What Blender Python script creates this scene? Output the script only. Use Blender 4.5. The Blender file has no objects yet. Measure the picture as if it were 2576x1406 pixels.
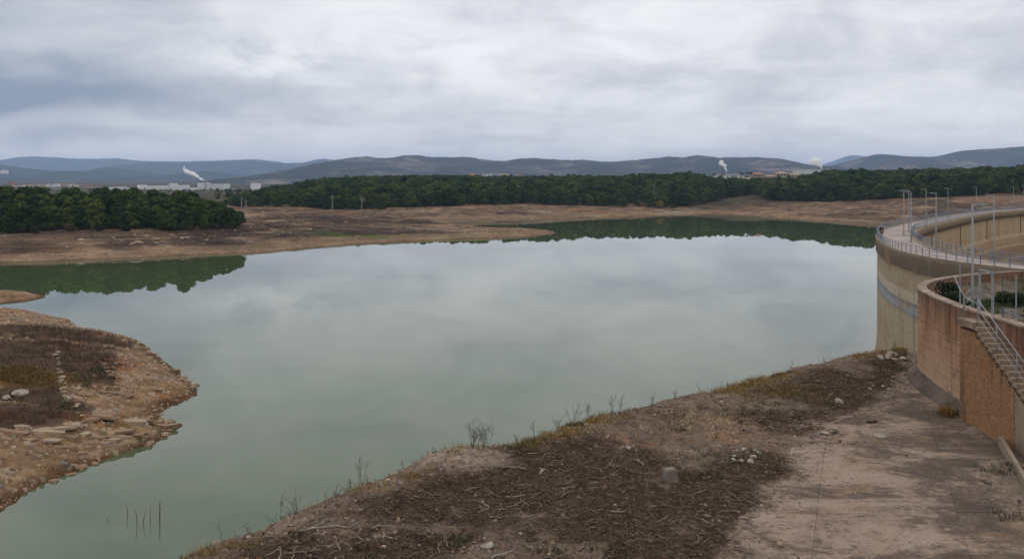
import bpy, bmesh, math, random
import numpy as np
from mathutils import Vector, Matrix

# ------------------------------------------------------------------ camera, sky, sun, exposure
K = 1.15                      # metres per drawing unit: the survey below is in units, scaled once at the end
F, CX, HY, CAMZ = 2231.0, 1288.0, 458.0, 20.0
sc = bpy.context.scene
cam_d = bpy.data.cameras.new('camera'); cam = bpy.data.objects.new('camera', cam_d)
sc.collection.objects.link(cam); sc.camera = cam
cam_d.sensor_width = 36.0; cam_d.lens = 36.0 * F / 2576.0
cam_d.shift_y = -(703.0 - HY) / 2576.0
cam_d.clip_start = 0.5; cam_d.clip_end = 60000
cam.location = (0, 0, CAMZ * K); cam.rotation_euler = (math.pi / 2, 0, 0)
sc.view_settings.view_transform = 'Standard'; sc.view_settings.look = 'None'
sc.view_settings.exposure = 0.13; sc.view_settings.gamma = 1.0
SUN_EL, SUN_AZ = math.radians(52), math.radians(12)

sun_d = bpy.data.lights.new('sun', 'SUN'); sun = bpy.data.objects.new('sun', sun_d)
sc.collection.objects.link(sun); sun_d.energy = 0.6; sun_d.angle = math.radians(35); sun_d.color = (1, .96, .9)
sun.rotation_euler = (-(math.pi / 2 - SUN_EL), 0, -SUN_AZ); sun.location = (0, 0, 400)

def lk(nt, a, b): nt.links.new(a, b)
def nd(nt, t, **kw):
    n = nt.nodes.new(t)
    for k, v in kw.items(): setattr(n, k, v)
    return n
def put(nt, sock, v):
    if hasattr(v, 'links') or hasattr(v, 'is_output'): nt.links.new(v, sock)
    elif v is not None:
        if sock.type == 'RGBA' and len(v) == 3: v = (*v, 1)
        sock.default_value = v
def mth(nt, op, a, b=None, c=None, clamp=False):
    n = nd(nt, 'ShaderNodeMath', operation=op, use_clamp=clamp)
    put(nt, n.inputs[0], a)
    if b is not None: put(nt, n.inputs[1], b)
    if c is not None: put(nt, n.inputs[2], c)
    return n.outputs[0]
def vmul(nt, v, s):
    n = nd(nt, 'ShaderNodeVectorMath', operation='MULTIPLY'); put(nt, n.inputs[0], v); n.inputs[1].default_value = s
    return n.outputs[0]
def noi(nt, v, scale, det=4, rough=.55, dist=0.0):
    n = nd(nt, 'ShaderNodeTexNoise'); put(nt, n.inputs['Vector'], v)
    n.inputs['Scale'].default_value = scale; n.inputs['Detail'].default_value = det
    n.inputs['Roughness'].default_value = rough; n.inputs['Distortion'].default_value = dist
    return n.outputs['Fac']
def ramp(nt, f, stops, interp='LINEAR'):
    n = nd(nt, 'ShaderNodeValToRGB'); put(nt, n.inputs[0], f); cr = n.color_ramp; cr.interpolation = interp
    while len(cr.elements) < len(stops): cr.elements.new(.5)
    for e, (p, c) in zip(cr.elements, stops):
        e.position = p; e.color = (c, c, c, 1) if isinstance(c, (int, float)) else (*c, 1)
    return n.outputs[0]
def mixc(nt, f, a, b, mode='MIX'):
    n = nd(nt, 'ShaderNodeMix', data_type='RGBA', blend_type=mode)
    put(nt, n.inputs[0], f); put(nt, n.inputs[6], a); put(nt, n.inputs[7], b)
    return n.outputs[2]
def mapr(nt, v, a, b, c=0.0, d=1.0, smooth=True):
    n = nd(nt, 'ShaderNodeMapRange', interpolation_type='SMOOTHSTEP' if smooth else 'LINEAR')
    put(nt, n.inputs[0], v)
    for i, x in enumerate((a, b, c, d)): n.inputs[i + 1].default_value = x
    return n.outputs[0]

def build_world():
    w = bpy.data.worlds.new('World'); sc.world = w; w.use_nodes = True; nt = w.node_tree; nt.nodes.clear()
    tc = nd(nt, 'ShaderNodeTexCoord').outputs['Generated']
    nrm = nd(nt, 'ShaderNodeVectorMath', operation='NORMALIZE'); lk(nt, tc, nrm.inputs[0]); dv = nrm.outputs[0]
    sp = nd(nt, 'ShaderNodeSeparateXYZ'); lk(nt, dv, sp.inputs[0]); X, Y, Z = sp.outputs
    zc = mth(nt, 'ADD', mth(nt, 'MAXIMUM', Z, 0.0), .155)
    cb = nd(nt, 'ShaderNodeCombineXYZ'); lk(nt, mth(nt, 'DIVIDE', X, zc), cb.inputs[0]); lk(nt, mth(nt, 'DIVIDE', Y, zc), cb.inputs[1])
    P = cb.outputs[0]
    # cloud deck: broad banks, then rolls, then wisps
    big = noi(nt, P, .55, 3, .5, .3)
    mid = noi(nt, vmul(nt, P, (1.0, 1.35, 1)), 1.5, 8, .6, .7)
    fine = noi(nt, vmul(nt, dv, (1.0, 1.0, 2.3)), 7.5, 9, .60, .5)
    s = mth(nt, 'ADD', mth(nt, 'MULTIPLY', big, .42), mth(nt, 'ADD', mth(nt, 'MULTIPLY', mid, .26), mth(nt, 'MULTIPLY', fine, .33)))
    base = ramp(nt, s, [(.38, (.55, .56, .625)), (.445, (.665, .672, .72)), (.50, (.785, .787, .815)), (.56, (.88, .877, .89)), (.66, (.98, .97, .962))])
    # the heavy blue-grey bank of cloud
    az = mth(nt, 'ARCTAN2', X, Y); el = mth(nt, 'ARCSINE', Z)
    wob = mth(nt, 'MULTIPLY', mth(nt, 'SUBTRACT', noi(nt, vmul(nt, dv, (1, 1, 2.2)), 5.5, 6, .55, .3), .5), .085)
    def bank(a0, sa, e0, se, amp):
        da = mth(nt, 'DIVIDE', mth(nt, 'SUBTRACT', az, a0), sa)
        de = mth(nt, 'DIVIDE', mth(nt, 'SUBTRACT', mth(nt, 'ADD', el, wob), e0), se)
        q = mth(nt, 'ADD', mth(nt, 'MULTIPLY', da, da), mth(nt, 'MULTIPLY', de, de))
        return mth(nt, 'MULTIPLY', mth(nt, 'EXPONENT', mth(nt, 'MULTIPLY', q, -1.0)), amp)
    m = mth(nt, 'ADD', bank(-.56, .28, .090, .027, 1.0), bank(-.46, .10, .047, .011, .5))
    m = mth(nt, 'ADD', m, bank(-.60, .34, .135, .055, .55))
    m = mth(nt, 'MULTIPLY', m, mapr(nt, noi(nt, vmul(nt, dv, (1, 1, 2.5)), 9, 5, .55), .25, .6, .72, 1.0), None, True)
    c = mixc(nt, m, base, (.25, .305, .395))
    # sunlit shoulders of the cumulus above it
    hi = mth(nt, 'ADD', bank(-.27, .10, .135, .016, .42), bank(-.12, .16, .155, .03, .25))
    hi = mth(nt, 'ADD', hi, bank(.0, .34, .115, .05, .22), None, True)
    c = mixc(nt, mth(nt, 'MULTIPLY', hi, mapr(nt, fine, .38, .62)), c, (1.06, 1.05, 1.05))
    # brighter overcast overhead, softly veiled at the skyline
    c = mixc(nt, mapr(nt, Z, .25, .9, 0, .55), c, (.98, .98, 1.0))
    c = mixc(nt, mapr(nt, Z, .0, .055, .5, 0), c, (.82, .81, .83))
    sky = nd(nt, 'ShaderNodeTexSky', sky_type='NISHITA', sun_disc=False)
    sky.sun_elevation = SUN_EL; sky.sun_rotation = SUN_AZ; sky.dust_density = 2
    b1 = nd(nt, 'ShaderNodeBackground'); lk(nt, sky.outputs[0], b1.inputs[0]); b1.inputs[1].default_value = .08
    b2 = nd(nt, 'ShaderNodeBackground'); lk(nt, c, b2.inputs[0]); b2.inputs[1].default_value = 1.0
    mx = nd(nt, 'ShaderNodeMixShader'); mx.inputs[0].default_value = .94
    lk(nt, b1.outputs[0], mx.inputs[1]); lk(nt, b2.outputs[0], mx.inputs[2])
    out = nd(nt, 'ShaderNodeOutputWorld'); lk(nt, mx.outputs[0], out.inputs[0])
build_world()
sc.cycles.volume_bounces = 14
sc.cycles.max_bounces = 16
sc.cycles.diffuse_bounces = 3

# ------------------------------------------------------------------ helpers
rng = np.random.default_rng(7); R = random.Random(11)
C = sc.collection
def G(px, py, z=0.0):
    d = (CAMZ - z) * F / (py - HY)
    return ((px - CX) / F * d, d)
def Pt(px, py, d): return ((px - CX) / F * d, d, CAMZ - (py - HY) / F * d)

def hsh(ix, iy, seed):
    with np.errstate(over='ignore'):
        h = (ix.astype(np.int64) * 374761393 + iy.astype(np.int64) * 668265263 + seed * 1442695041) & 0x7fffffff
        h = ((h ^ (h >> 13)) * 1274126177) & 0x7fffffff
        h = h ^ (h >> 16)
    return (h & 0xffff) / 32767.5 - 1.0
def vn(x, y, seed=0):
    x = np.asarray(x, float); y = np.asarray(y, float)
    ix = np.floor(x); iy = np.floor(y); fx = x - ix; fy = y - iy
    fx = fx * fx * fx * (fx * (fx * 6 - 15) + 10); fy = fy * fy * fy * (fy * (fy * 6 - 15) + 10)
    ix = ix.astype(np.int64); iy = iy.astype(np.int64)
    a = hsh(ix, iy, seed); b = hsh(ix + 1, iy, seed); c = hsh(ix, iy + 1, seed); d = hsh(ix + 1, iy + 1, seed)
    return (a + (b - a) * fx) * (1 - fy) + (c + (d - c) * fx) * fy
def fbm(x, y, oc=4, seed=0, g=.5):
    t = 0; a = 1.0; s = 0
    for i in range(oc):
        t = t + a * vn(x * 2 ** i + 17.3 * i, y * 2 ** i - 9.1 * i, seed + i); s += a; a *= g
    return t / s
def sst(x, a, b):
    t = np.clip((x - a) / (b - a), 0, 1); return t * t * (3 - 2 * t)
def sd_poly(x, y, poly, closed=True):
    P = np.asarray(poly, float); n = len(P); best = np.full(x.shape, 1e18); ins = np.zeros(x.shape, bool); side = np.zeros(x.shape)
    for i in range(n if closed else n - 1):
        a = P[i]; b = P[(i + 1) % n]; e = b - a; wx = x - a[0]; wy = y - a[1]
        t = np.clip((wx * e[0] + wy * e[1]) / (e @ e), 0, 1)
        d2 = (wx - t * e[0]) ** 2 + (wy - t * e[1]) ** 2
        if closed:
            c = (a[1] <= y) != (b[1] <= y)
            with np.errstate(divide='ignore', invalid='ignore'):
                ins ^= c & (x < a[0] + (y - a[1]) * e[0] / (e[1] if e[1] else 1e-9))
        else:
            s = e[0] * wy - e[1] * wx; side = np.where(d2 < best, s, side)
        best = np.minimum(best, d2)
    d = np.sqrt(best)
    return np.where(ins, d, -d) if closed else np.where(side < 0, d, -d)   # open: positive to the right of travel
def catmull(P, step):
    P = np.asarray(P, float); P = np.vstack([2 * P[0] - P[1], P, 2 * P[-1] - P[-2]]); out = []
    for i in range(1, len(P) - 2):
        p0, p1, p2, p3 = P[i - 1:i + 3]; n = max(2, int(np.linalg.norm(p2 - p1) / step * 3))
        for t in np.linspace(0, 1, n, endpoint=False):
            out.append(.5 * (2 * p1 + (p2 - p0) * t + (2 * p0 - 5 * p1 + 4 * p2 - p3) * t * t + (3 * p1 - p0 - 3 * p2 + p3) * t ** 3))
    out.append(P[-2]); out = np.array(out)
    s = np.r_[0, np.cumsum(np.linalg.norm(np.diff(out, axis=0), axis=1))]; u = np.linspace(0, s[-1], max(3, int(s[-1] / step)))
    return np.stack([np.interp(u, s, out[:, k]) for k in range(out.shape[1])], 1), u
def smooth_path(P, it):
    P = P.copy()
    for _ in range(it): P[1:-1] = .25 * P[:-2] + .5 * P[1:-1] + .25 * P[2:]
    return P

def tag(o, label=None, cat=None, group=None, kind=None):
    if label: o['label'] = label
    if cat: o['category'] = cat
    if group: o['group'] = group
    if kind: o['kind'] = kind
    return o
def raw(name, V, Fc, mat, smooth=False, col=None):
    me = bpy.data.meshes.new(name)
    V = np.asarray(V, np.float32)
    if isinstance(Fc, np.ndarray):
        k = Fc.shape[1]
        me.vertices.add(len(V)); me.vertices.foreach_set('co', V.ravel())
        me.loops.add(Fc.size); me.loops.foreach_set('vertex_index', Fc.astype(np.int32).ravel())
        me.polygons.add(len(Fc)); me.polygons.foreach_set('loop_start', np.arange(0, Fc.size, k, dtype=np.int32))
        me.update(calc_edges=True)
    else:
        me.from_pydata([tuple(map(float, v)) for v in V], [], Fc)
    if smooth: me.polygons.foreach_set('use_smooth', np.ones(len(me.polygons), bool))
    if col is not None:
        a = me.color_attributes.new('col', 'FLOAT_COLOR', 'POINT'); c = np.ones((len(V), 4), np.float32); c[:, :3] = col
        a.data.foreach_set('color', c.ravel())
    for m in (mat if isinstance(mat, (list, tuple)) else [mat]): me.materials.append(m)
    me.validate(); me.update()
    return me
def obj(name, me, parent=None, loc=(0, 0, 0), rz=0.0, scale=None):
    o = bpy.data.objects.new(name, me); C.objects.link(o); o.location = loc; o.rotation_euler = (0, 0, rz)
    if scale is not None: o.scale = (scale,) * 3 if isinstance(scale, (int, float)) else scale
    if parent: o.parent = parent
    return o
def empty(name, loc=(0, 0, 0), rz=0.0): return obj(name, None, None, loc, rz)
class MB:
    def __init__(s): s.v = []; s.f = []
    def box(s, c, d, rz=0.0, taper=1.0):
        b = len(s.v); cs, sn = math.cos(rz), math.sin(rz)
        for z in (-1, 1):
            k = taper if z > 0 else 1
            for x, y in ((-1, -1), (1, -1), (1, 1), (-1, 1)):
                X, Y = x * d[0] / 2 * k, y * d[1] / 2 * k
                s.v.append((c[0] + X * cs - Y * sn, c[1] + X * sn + Y * cs, c[2] + z * d[2] / 2))
        s.f += [tuple(b + i for i in q) for q in ((0, 3, 2, 1), (4, 5, 6, 7), (0, 1, 5, 4), (1, 2, 6, 5), (2, 3, 7, 6), (3, 0, 4, 7))]
        return s
    def tube(s, pts, rad, n=6, cap=True):
        pts = [Vector(p) for p in pts]; b = len(s.v); m = len(pts)
        if not isinstance(rad, (list, tuple)): rad = [rad] * m
        for i, p in enumerate(pts):
            t = (pts[min(i + 1, m - 1)] - pts[max(i - 1, 0)]); t = t.normalized() if t.length > 1e-9 else Vector((0, 0, 1))
            a = t.cross(Vector((0, 0, 1)) if abs(t.z) < .95 else Vector((0, 1, 0))).normalized(); c = t.cross(a)
            for k in range(n):
                w = 2 * math.pi * k / n; s.v.append(tuple(p + (a * math.cos(w) + c * math.sin(w)) * rad[i]))
        for i in range(m - 1):
            for k in range(n):
                k2 = (k + 1) % n; s.f.append((b + i * n + k, b + i * n + k2, b + (i + 1) * n + k2, b + (i + 1) * n + k))
        if cap: s.f += [tuple(b + k for k in range(n))[::-1], tuple(b + (m - 1) * n + k for k in range(n))]
        return s
    def poly(s, bottom, z0, z1):
        b = len(s.v); n = len(bottom)
        s.v += [(x, y, z0) for x, y in bottom] + [(x, y, z1) for x, y in bottom]
        s.f += [tuple(range(b + n - 1, b - 1, -1)), tuple(range(b + n, b + 2 * n))]
        s.f += [(b + i, b + (i + 1) % n, b + n + (i + 1) % n, b + n + i) for i in range(n)]
        return s
    def faces(s, v, f):
        b = len(s.v); s.v += [tuple(p) for p in v]; s.f += [tuple(b + i for i in q) for q in f]; return s
    def mesh(s, name, mat, smooth=False): return raw(name, np.array(s.v), s.f, mat, smooth)
    def build(s, name, mat, parent=None, loc=(0, 0, 0), smooth=False): return obj(name, s.mesh(name, mat, smooth), parent, loc)
def grid_faces(nr, nc):
    i = np.arange(nr - 1)[:, None] * nc + np.arange(nc - 1)[None, :]; i = i.ravel()
    return np.stack([i, i + 1, i + nc + 1, i + nc], 1)

# ------------------------------------------------------------------ materials
MATS = {}
def mk(name, rough=.85, spec=.3):
    m = bpy.data.materials.new(name); m.use_nodes = True; nt = m.node_tree
    b = nt.nodes['Principled BSDF']; b.inputs['Roughness'].default_value = rough; b.inputs['Specular IOR Level'].default_value = spec
    MATS[name] = m
    return m, nt, b
def opos(nt): return nd(nt, 'ShaderNodeTexCoord').outputs['Object']
def wpos(nt): return nd(nt, 'ShaderNodeNewGeometry').outputs['Position']
def bump(nt, b, h, st, dist):
    n = nd(nt, 'ShaderNodeBump'); lk(nt, h, n.inputs['Height']); n.inputs['Strength'].default_value = st; n.inputs['Distance'].default_value = dist
    lk(nt, n.outputs[0], b.inputs['Normal'])
def simple(name, c, rough=.8, spec=.3, var=.25, scale=2.0, metal=0.0, bmp=0.0):
    m, nt, b = mk(name, rough, spec); p = opos(nt); n = noi(nt, p, scale, 6, .6)
    f = mapr(nt, n, .3, .7, 1 - var, 1 + var, False)
    g = nd(nt, 'ShaderNodeVectorMath', operation='SCALE'); g.inputs[0].default_value = c; lk(nt, f, g.inputs['Scale'])
    lk(nt, g.outputs[0], b.inputs['Base Color']); b.inputs['Metallic'].default_value = metal
    if bmp: bump(nt, b, n, bmp, .05)
    return m
def tone(nt, c, sat=1.22, val=.64):
    n = nd(nt, 'ShaderNodeHueSaturation'); n.inputs['Saturation'].default_value = sat; n.inputs['Value'].default_value = val; put(nt, n.inputs['Color'], c); return n.outputs[0]
def ground_mat(name, s1, s2, s3, amp, bst, bd, sat=1.22):
    m, nt, b = mk(name, .95, .03); p = opos(nt)
    a = nd(nt, 'ShaderNodeAttribute', attribute_name='col').outputs['Color']
    n1 = noi(nt, p, s1, 6, .65); n2 = noi(nt, p, s2, 5, .7); n3 = noi(nt, p, s3, 3, .6)
    t = mth(nt, 'ADD', mth(nt, 'MULTIPLY', n1, .4), mth(nt, 'ADD', mth(nt, 'MULTIPLY', n2, .35), mth(nt, 'MULTIPLY', n3, .25)))
    f = mapr(nt, t, .36, .64, 1 - amp, 1 + amp, False)
    g = nd(nt, 'ShaderNodeVectorMath', operation='SCALE'); lk(nt, a, g.inputs[0]); lk(nt, f, g.inputs['Scale'])
    lk(nt, tone(nt, g.outputs[0], sat), b.inputs['Base Color']); bump(nt, b, t, bst, bd)
    return m
def vcol_mat(name, rough=.9, transl=0.0):
    m, nt, b = mk(name, rough, .04)
    a = nd(nt, 'ShaderNodeAttribute', attribute_name='col').outputs['Color']; lk(nt, tone(nt, a, 1.15, .78), b.inputs['Base Color'])
    return m
ground_mat('bank_soil', .5, 2.2, 9.0, .6, 1.0, .12, 1.03)
ground_mat('shore_soil', .07, .35, 1.4, .62, 1.0, .6, 1.06)
ground_mat('left_soil', .3, 1.3, 5.0, .62, 1.0, .3)
vcol_mat('litter'); vcol_mat('grass_blades'); vcol_mat('pebble_col')
simple('rail_paint', (.145, .19, .25), .5, .4, .18, 3)
simple('galvanised', (.25, .26, .27), .5, .45, .12, 4)
simple('lamp_metal', (.245, .265, .265), .45, .4, .08, 2)
simple('lamp_glass', (.55, .58, .58), .25, .5, .05, 2)
simple('rust_iron', (.16, .09, .055), .85, .2, .4, 6)
simple('dark_wire', (.05, .05, .05), .7, .3, .1, 3)
simple('deck', (.33, .275, .245), .9, .06, .28, .35, 0, .3)
simple('kerb', (.29, .235, .175), .9, .06, .3, .8, 0, .3)
simple('coping', (.27, .205, .16), .9, .06, .5, 1.4, 0, .4)
simple('footing', (.12, .09, .072), .95, .06, .45, .7, 0, .6)
simple('step_stone', (.27, .20, .14), .92, .06, .4, 1.6, 0, .5)
simple('rock', (.25, .165, .105), .92, .06, .35, 1.5, 0, .6)
simple('rock_pale', (.33, .285, .235), .92, .06, .3, 2.0, 0, .5)
simple('rock_far', (.33, .25, .17), .92, .06, .3, .6, 0, .5)
simple('concrete_block', (.19, .16, .13), .92, .2, .25, 4, 0, .5)
simple('stalk', (.10, .085, .07), .9, .06, .3, 3)
simple('dry_wood', (.21, .16, .12), .9, .06, .45, 4)
simple('bleached', (.33, .285, .235), .9, .2, .3, 4)
simple('trunk', (.085, .065, .05), .95, .1, .3, 2)
simple('pale_trunk', (.30, .28, .25), .95, .1, .2, 2)
simple('white_wall', (.72, .72, .70), .8, .3, .07, .2)
simple('grey_white_wall', (.58, .60, .60), .8, .3, .09, .12)
simple('cream_wall', (.38, .31, .235), .85, .3, .12, .3)
simple('brick_red_wall', (.34, .19, .15), .85, .3, .15, .3)
simple('tile_roof', (.30, .13, .085), .85, .3, .3, .8)
simple('tan_roof', (.36, .24, .17), .85, .3, .3, .8)
simple('grey_roof', (.40, .41, .42), .7, .3, .15, .3)
simple('dark_glass', (.03, .035, .045), .2, .5, .1, 1)
simple('shutter', (.14, .13, .13), .7, .3, .1, 1)
simple('pole_concrete', (.26, .25, .235), .85, .3, .12, 1)
simple('skin', (.42, .26, .19), .6, .3, .06, 6)
simple('jacket', (.012, .013, .016), .8, .2, .3, 8)
simple('jeans', (.05, .075, .12), .85, .2, .25, 9)
simple('shoe', (.02, .02, .02), .6, .3, .2, 9)
simple('hair', (.03, .022, .018), .7, .3, .2, 20)
simple('orange_strip', (.75, .22, .04), .6, .3, .05, 9)
simple('plant_green', (.05, .085, .03), .9, .2, .4, 3)

def foliage(name, c1, c2, c3):
    m, nt, b = mk(name, .9, .03)
    r = nd(nt, 'ShaderNodeObjectInfo').outputs['Random']
    p = opos(nt); n = noi(nt, p, .8, 3, .6)
    t = mth(nt, 'ADD', mth(nt, 'MULTIPLY', r, .72), mth(nt, 'MULTIPLY', n, .3))
    lk(nt, ramp(nt, t, [(.2, c1), (.5, c2), (.82, c3)]), b.inputs['Base Color'])
    return m
foliage('pine_needles', (.022, .044, .012), (.044, .076, .017), (.086, .114, .024))
foliage('far_needles', (.022, .042, .013), (.043, .072, .018), (.084, .106, .026))
foliage('shrub_leaves', (.040, .050, .020), (.060, .060, .028), (.085, .070, .040))
foliage('yellow_leaves', (.16, .15, .03), (.20, .18, .04), (.24, .20, .05))
foliage('palm_leaves', (.03, .045, .02), (.045, .055, .028), (.06, .065, .035))
foliage('bush_leaves', (.018, .030, .014), (.028, .044, .018), (.04, .055, .022))

def water_mat():
    m, nt, b = mk('water', .035, .5); p = opos(nt)
    b.inputs['IOR'].default_value = 1.33
    t = noi(nt, p, .012, 3, .5)
    lk(nt, ramp(nt, t, [(.3, (.060, .088, .038)), (.7, (.075, .100, .050))]), b.inputs['Base Color'])
    w = noi(nt, vmul(nt, p, (1.0, .55, 1)), .9, 3, .5, .2)
    big = noi(nt, p, .03, 2, .5)
    lk(nt, mapr(nt, big, .35, .7, .003, .014), b.inputs['Roughness'])
    bump(nt, b, w, .007, .05)
water_mat()

def dam_face(name, bands):
    m, nt, b = mk(name, .92, .06)
    p = opos(nt); s = nd(nt, 'ShaderNodeSeparateXYZ'); lk(nt, p, s.inputs[0]); Zs = s.outputs[2]
    uv = nd(nt, 'ShaderNodeAttribute', attribute_name='suv').outputs['Vector']
    wob = mth(nt, 'MULTIPLY', mth(nt, 'SUBTRACT', noi(nt, uv, .35, 4, .6), .5), .14)
    zz = mth(nt, 'DIVIDE', mth(nt, 'ADD', Zs, wob), 14.0)
    base = ramp(nt, zz, [(z / 14.0, c) for z, c in bands])
    streak = noi(nt, vmul(nt, uv, (1.0, .06, 1)), 1.3, 5, .65)
    blot = noi(nt, uv, .25, 6, .65)
    fine = noi(nt, uv, 3.0, 5, .7)
    c = mixc(nt, mapr(nt, streak, .53, .68, 0, .55), base, (.15, .105, .065))
    c = mixc(nt, mapr(nt, streak, .28, .44, .35, 0), c, (.46, .40, .30))
    c = mixc(nt, mapr(nt, blot, .52, .66, 0, .6), c, (.36, .19, .08))
    su = nd(nt, 'ShaderNodeSeparateXYZ'); lk(nt, uv, su.inputs[0])
    ln = mth(nt, 'ABSOLUTE', mth(nt, 'SUBTRACT', mth(nt, 'FRACT', mth(nt, 'DIVIDE', mth(nt, 'ADD', su.outputs[1], mth(nt, 'MULTIPLY', fine, .03)), 1.24)), .5))
    lv = mth(nt, 'ABSOLUTE', mth(nt, 'SUBTRACT', mth(nt, 'FRACT', mth(nt, 'DIVIDE', su.outputs[0], 6.1)), .5))
    c = mixc(nt, mth(nt, 'MULTIPLY', mapr(nt, ln, .47, .492), mapr(nt, blot, .35, .6, .1, .55)), c, (.16, .115, .08))
    c = mixc(nt, mapr(nt, lv, .488, .496, 0, .4), c, (.15, .11, .08))
    f = mapr(nt, fine, .3, .7, .82, 1.15, False)
    c = mixc(nt, 1.0, c, f, 'MULTIPLY')
    lk(nt, tone(nt, c, .95, .97), b.inputs['Base Color']); bump(nt, b, fine, .35, .04)
dam_face('dam_upstream', [(0, (.37, .21, .10)), (2.2, (.40, .25, .13)), (4.0, (.42, .325, .215)), (8.75, (.43, .34, .23)), (8.92, (.25, .25, .25)), (9.2, (.335, .345, .35)), (9.6, (.31, .32, .325)), (9.88, (.215, .22, .225)), (9.96, (.49, .42, .31)), (10.75, (.50, .425, .305)), (10.9, (.42, .325, .215)), (14, (.39, .295, .19))])
dam_face('dam_downstream', [(0, (.20, .14, .09)), (6, (.29, .19, .11)), (8, (.41, .285, .155)), (11, (.46, .335, .19)), (14, (.42, .30, .165))])
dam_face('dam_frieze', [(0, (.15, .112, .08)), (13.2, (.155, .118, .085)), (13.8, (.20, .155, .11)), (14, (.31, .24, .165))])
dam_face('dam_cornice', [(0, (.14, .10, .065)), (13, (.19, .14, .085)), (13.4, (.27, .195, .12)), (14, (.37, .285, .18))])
dam_face('render_wall', [(0, (.30, .22, .16)), (8.8, (.32, .25, .19)), (9.5, (.47, .30, .19)), (12, (.45, .255, .15)), (13.0, (.37, .195, .11)), (14, (.23, .13, .082))])
def wall_relief():
    nt = MATS['render_wall'].node_tree; b = nt.nodes['Principled BSDF']; uv = nd(nt, 'ShaderNodeAttribute', attribute_name='suv').outputs['Vector']
    src_ = b.inputs['Base Color'].links[0].from_socket
    crs = noi(nt, vmul(nt, uv, (.25, 8.5, 1)), 1.0, 3, .6, .6); drip = noi(nt, vmul(nt, uv, (1.7, .12, 1)), 1.0, 5, .7); bl = noi(nt, uv, .7, 6, .7)
    c = mixc(nt, mapr(nt, crs, .36, .50, .28, 0), src_, (.13, .085, .06))
    c = mixc(nt, mapr(nt, bl, .55, .66, 0, .5), c, (.17, .12, .105)); zz_ = nd(nt, 'ShaderNodeSeparateXYZ'); lk(nt, uv, zz_.inputs[0]); c = mixc(nt, mth(nt, 'MULTIPLY', mapr(nt, drip, .46, .60, 0, .85), mapr(nt, zz_.outputs[1], 10.5, 13.6)), c, (.13, .065, .04)); c = mixc(nt, mapr(nt, noi(nt, vmul(nt, uv, (.5, .9, 1)), .8, 8, .7), .56, .64, 0, .6), c, (.20, .13, .105))
    lk(nt, c, b.inputs['Base Color']); bump(nt, b, mth(nt, 'ADD', crs, mth(nt, 'MULTIPLY', bl, .8)), .7, .05)
wall_relief()
def brick_mat():
    m, nt, b = mk('brick', .93, .05); p = wpos(nt)
    r = nd(nt, 'ShaderNodeObjectInfo').outputs['Random']
    a = nd(nt, 'ShaderNodeAttribute', attribute_name='col').outputs['Fac']
    t = mth(nt, 'FRACT', mth(nt, 'ADD', r, mth(nt, 'MULTIPLY', a, 3.7)))
    c = ramp(nt, t, [(0, (.32, .185, .10)), (.5, (.345, .205, .115)), (1, (.37, .235, .14))])
    st = noi(nt, vmul(nt, p, (1.1, 1.1, .10)), 1.0, 5, .65)
    c = mixc(nt, mapr(nt, st, .50, .66, 0, .75), c, (.12, .085, .06))
    f = noi(nt, p, 7, 5, .7); c = mixc(nt, 1.0, c, mapr(nt, f, .3, .7, .75, 1.2, False), 'MULTIPLY')
    lk(nt, tone(nt, c, 1.08, 1.0), b.inputs['Base Color']); bump(nt, b, f, .5, .02)
brick_mat()
simple('mortar', (.12, .08, .055), .95, .06, .4, 3, 0, .4)
simple('plaster', (.26, .20, .145), .95, .1, .25, .8, 0, .3)
def slab_mat():
    m, nt, b = mk('apron', .93, .08); p = opos(nt)
    sp = nd(nt, 'ShaderNodeSeparateXYZ'); lk(nt, p, sp.inputs[0])
    off = mth(nt, 'SUBTRACT', sp.outputs[0], mth(nt, 'MULTIPLY', mth(nt, 'SUBTRACT', sp.outputs[1], 26.0), .39))
    side = mapr(nt, off, 7.0, 12.0, -.04, .035)
    n1 = noi(nt, vmul(nt, p, (.85, 1.15, 1)), .34, 10, .72, .5); n2 = noi(nt, vmul(nt, p, (.85, 1.2, 1)), 2.6, 7, .75, .8); n3 = noi(nt, p, 9, 6, .75)
    rnd = nd(nt, 'ShaderNodeAttribute', attribute_name='col').outputs['Fac']
    t = mth(nt, 'ADD', mth(nt, 'ADD', n1, side), mth(nt, 'ADD', mth(nt, 'MULTIPLY', mth(nt, 'SUBTRACT', n2, .5), .42), mth(nt, 'MULTIPLY', mth(nt, 'SUBTRACT', rnd, .5), .035)))
    c = ramp(nt, t, [(.30, (.45, .345, .275)), (.43, (.40, .295, .225)), (.485, (.31, .225, .17)), (.53, (.19, .14, .108)), (.62, (.14, .105, .082)), (.75, (.105, .082, .067))])
    red = noi(nt, p, .5, 5, .6); c = mixc(nt, mapr(nt, red, .55, .68, 0, .35), c, (.42, .26, .16))
    c = mixc(nt, 1.0, c, mapr(nt, n3, .3, .7, .62, 1.30, False), 'MULTIPLY')
    lk(nt, tone(nt, c, 1.0, .70), b.inputs['Base Color']); bump(nt, b, mth(nt, 'ADD', n2, mth(nt, 'MULTIPLY', n3, .6)), .5, .03)
slab_mat()
def hill_mat(name, c_scrub, c_rock, c_earth):
    m, nt, b = mk(name, .95, .0); p = opos(nt)
    a = noi(nt, p, .004, 6, .62); d = noi(nt, p, .035, 4, .7); e = noi(nt, p, .0015, 4, .6)
    c = mixc(nt, mapr(nt, mth(nt, 'ADD', mth(nt, 'MULTIPLY', a, .6), mth(nt, 'MULTIPLY', d, .4)), .49, .62), c_scrub, c_rock)
    c = mixc(nt, mapr(nt, e, .55, .7, 0, .6), c, c_earth)
    lk(nt, c, b.inputs['Base Color']); bump(nt, b, d, .6, 8)
hill_mat('hill_near', (.034, .044, .040), (.21, .178, .155), (.10, .078, .06))
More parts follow.
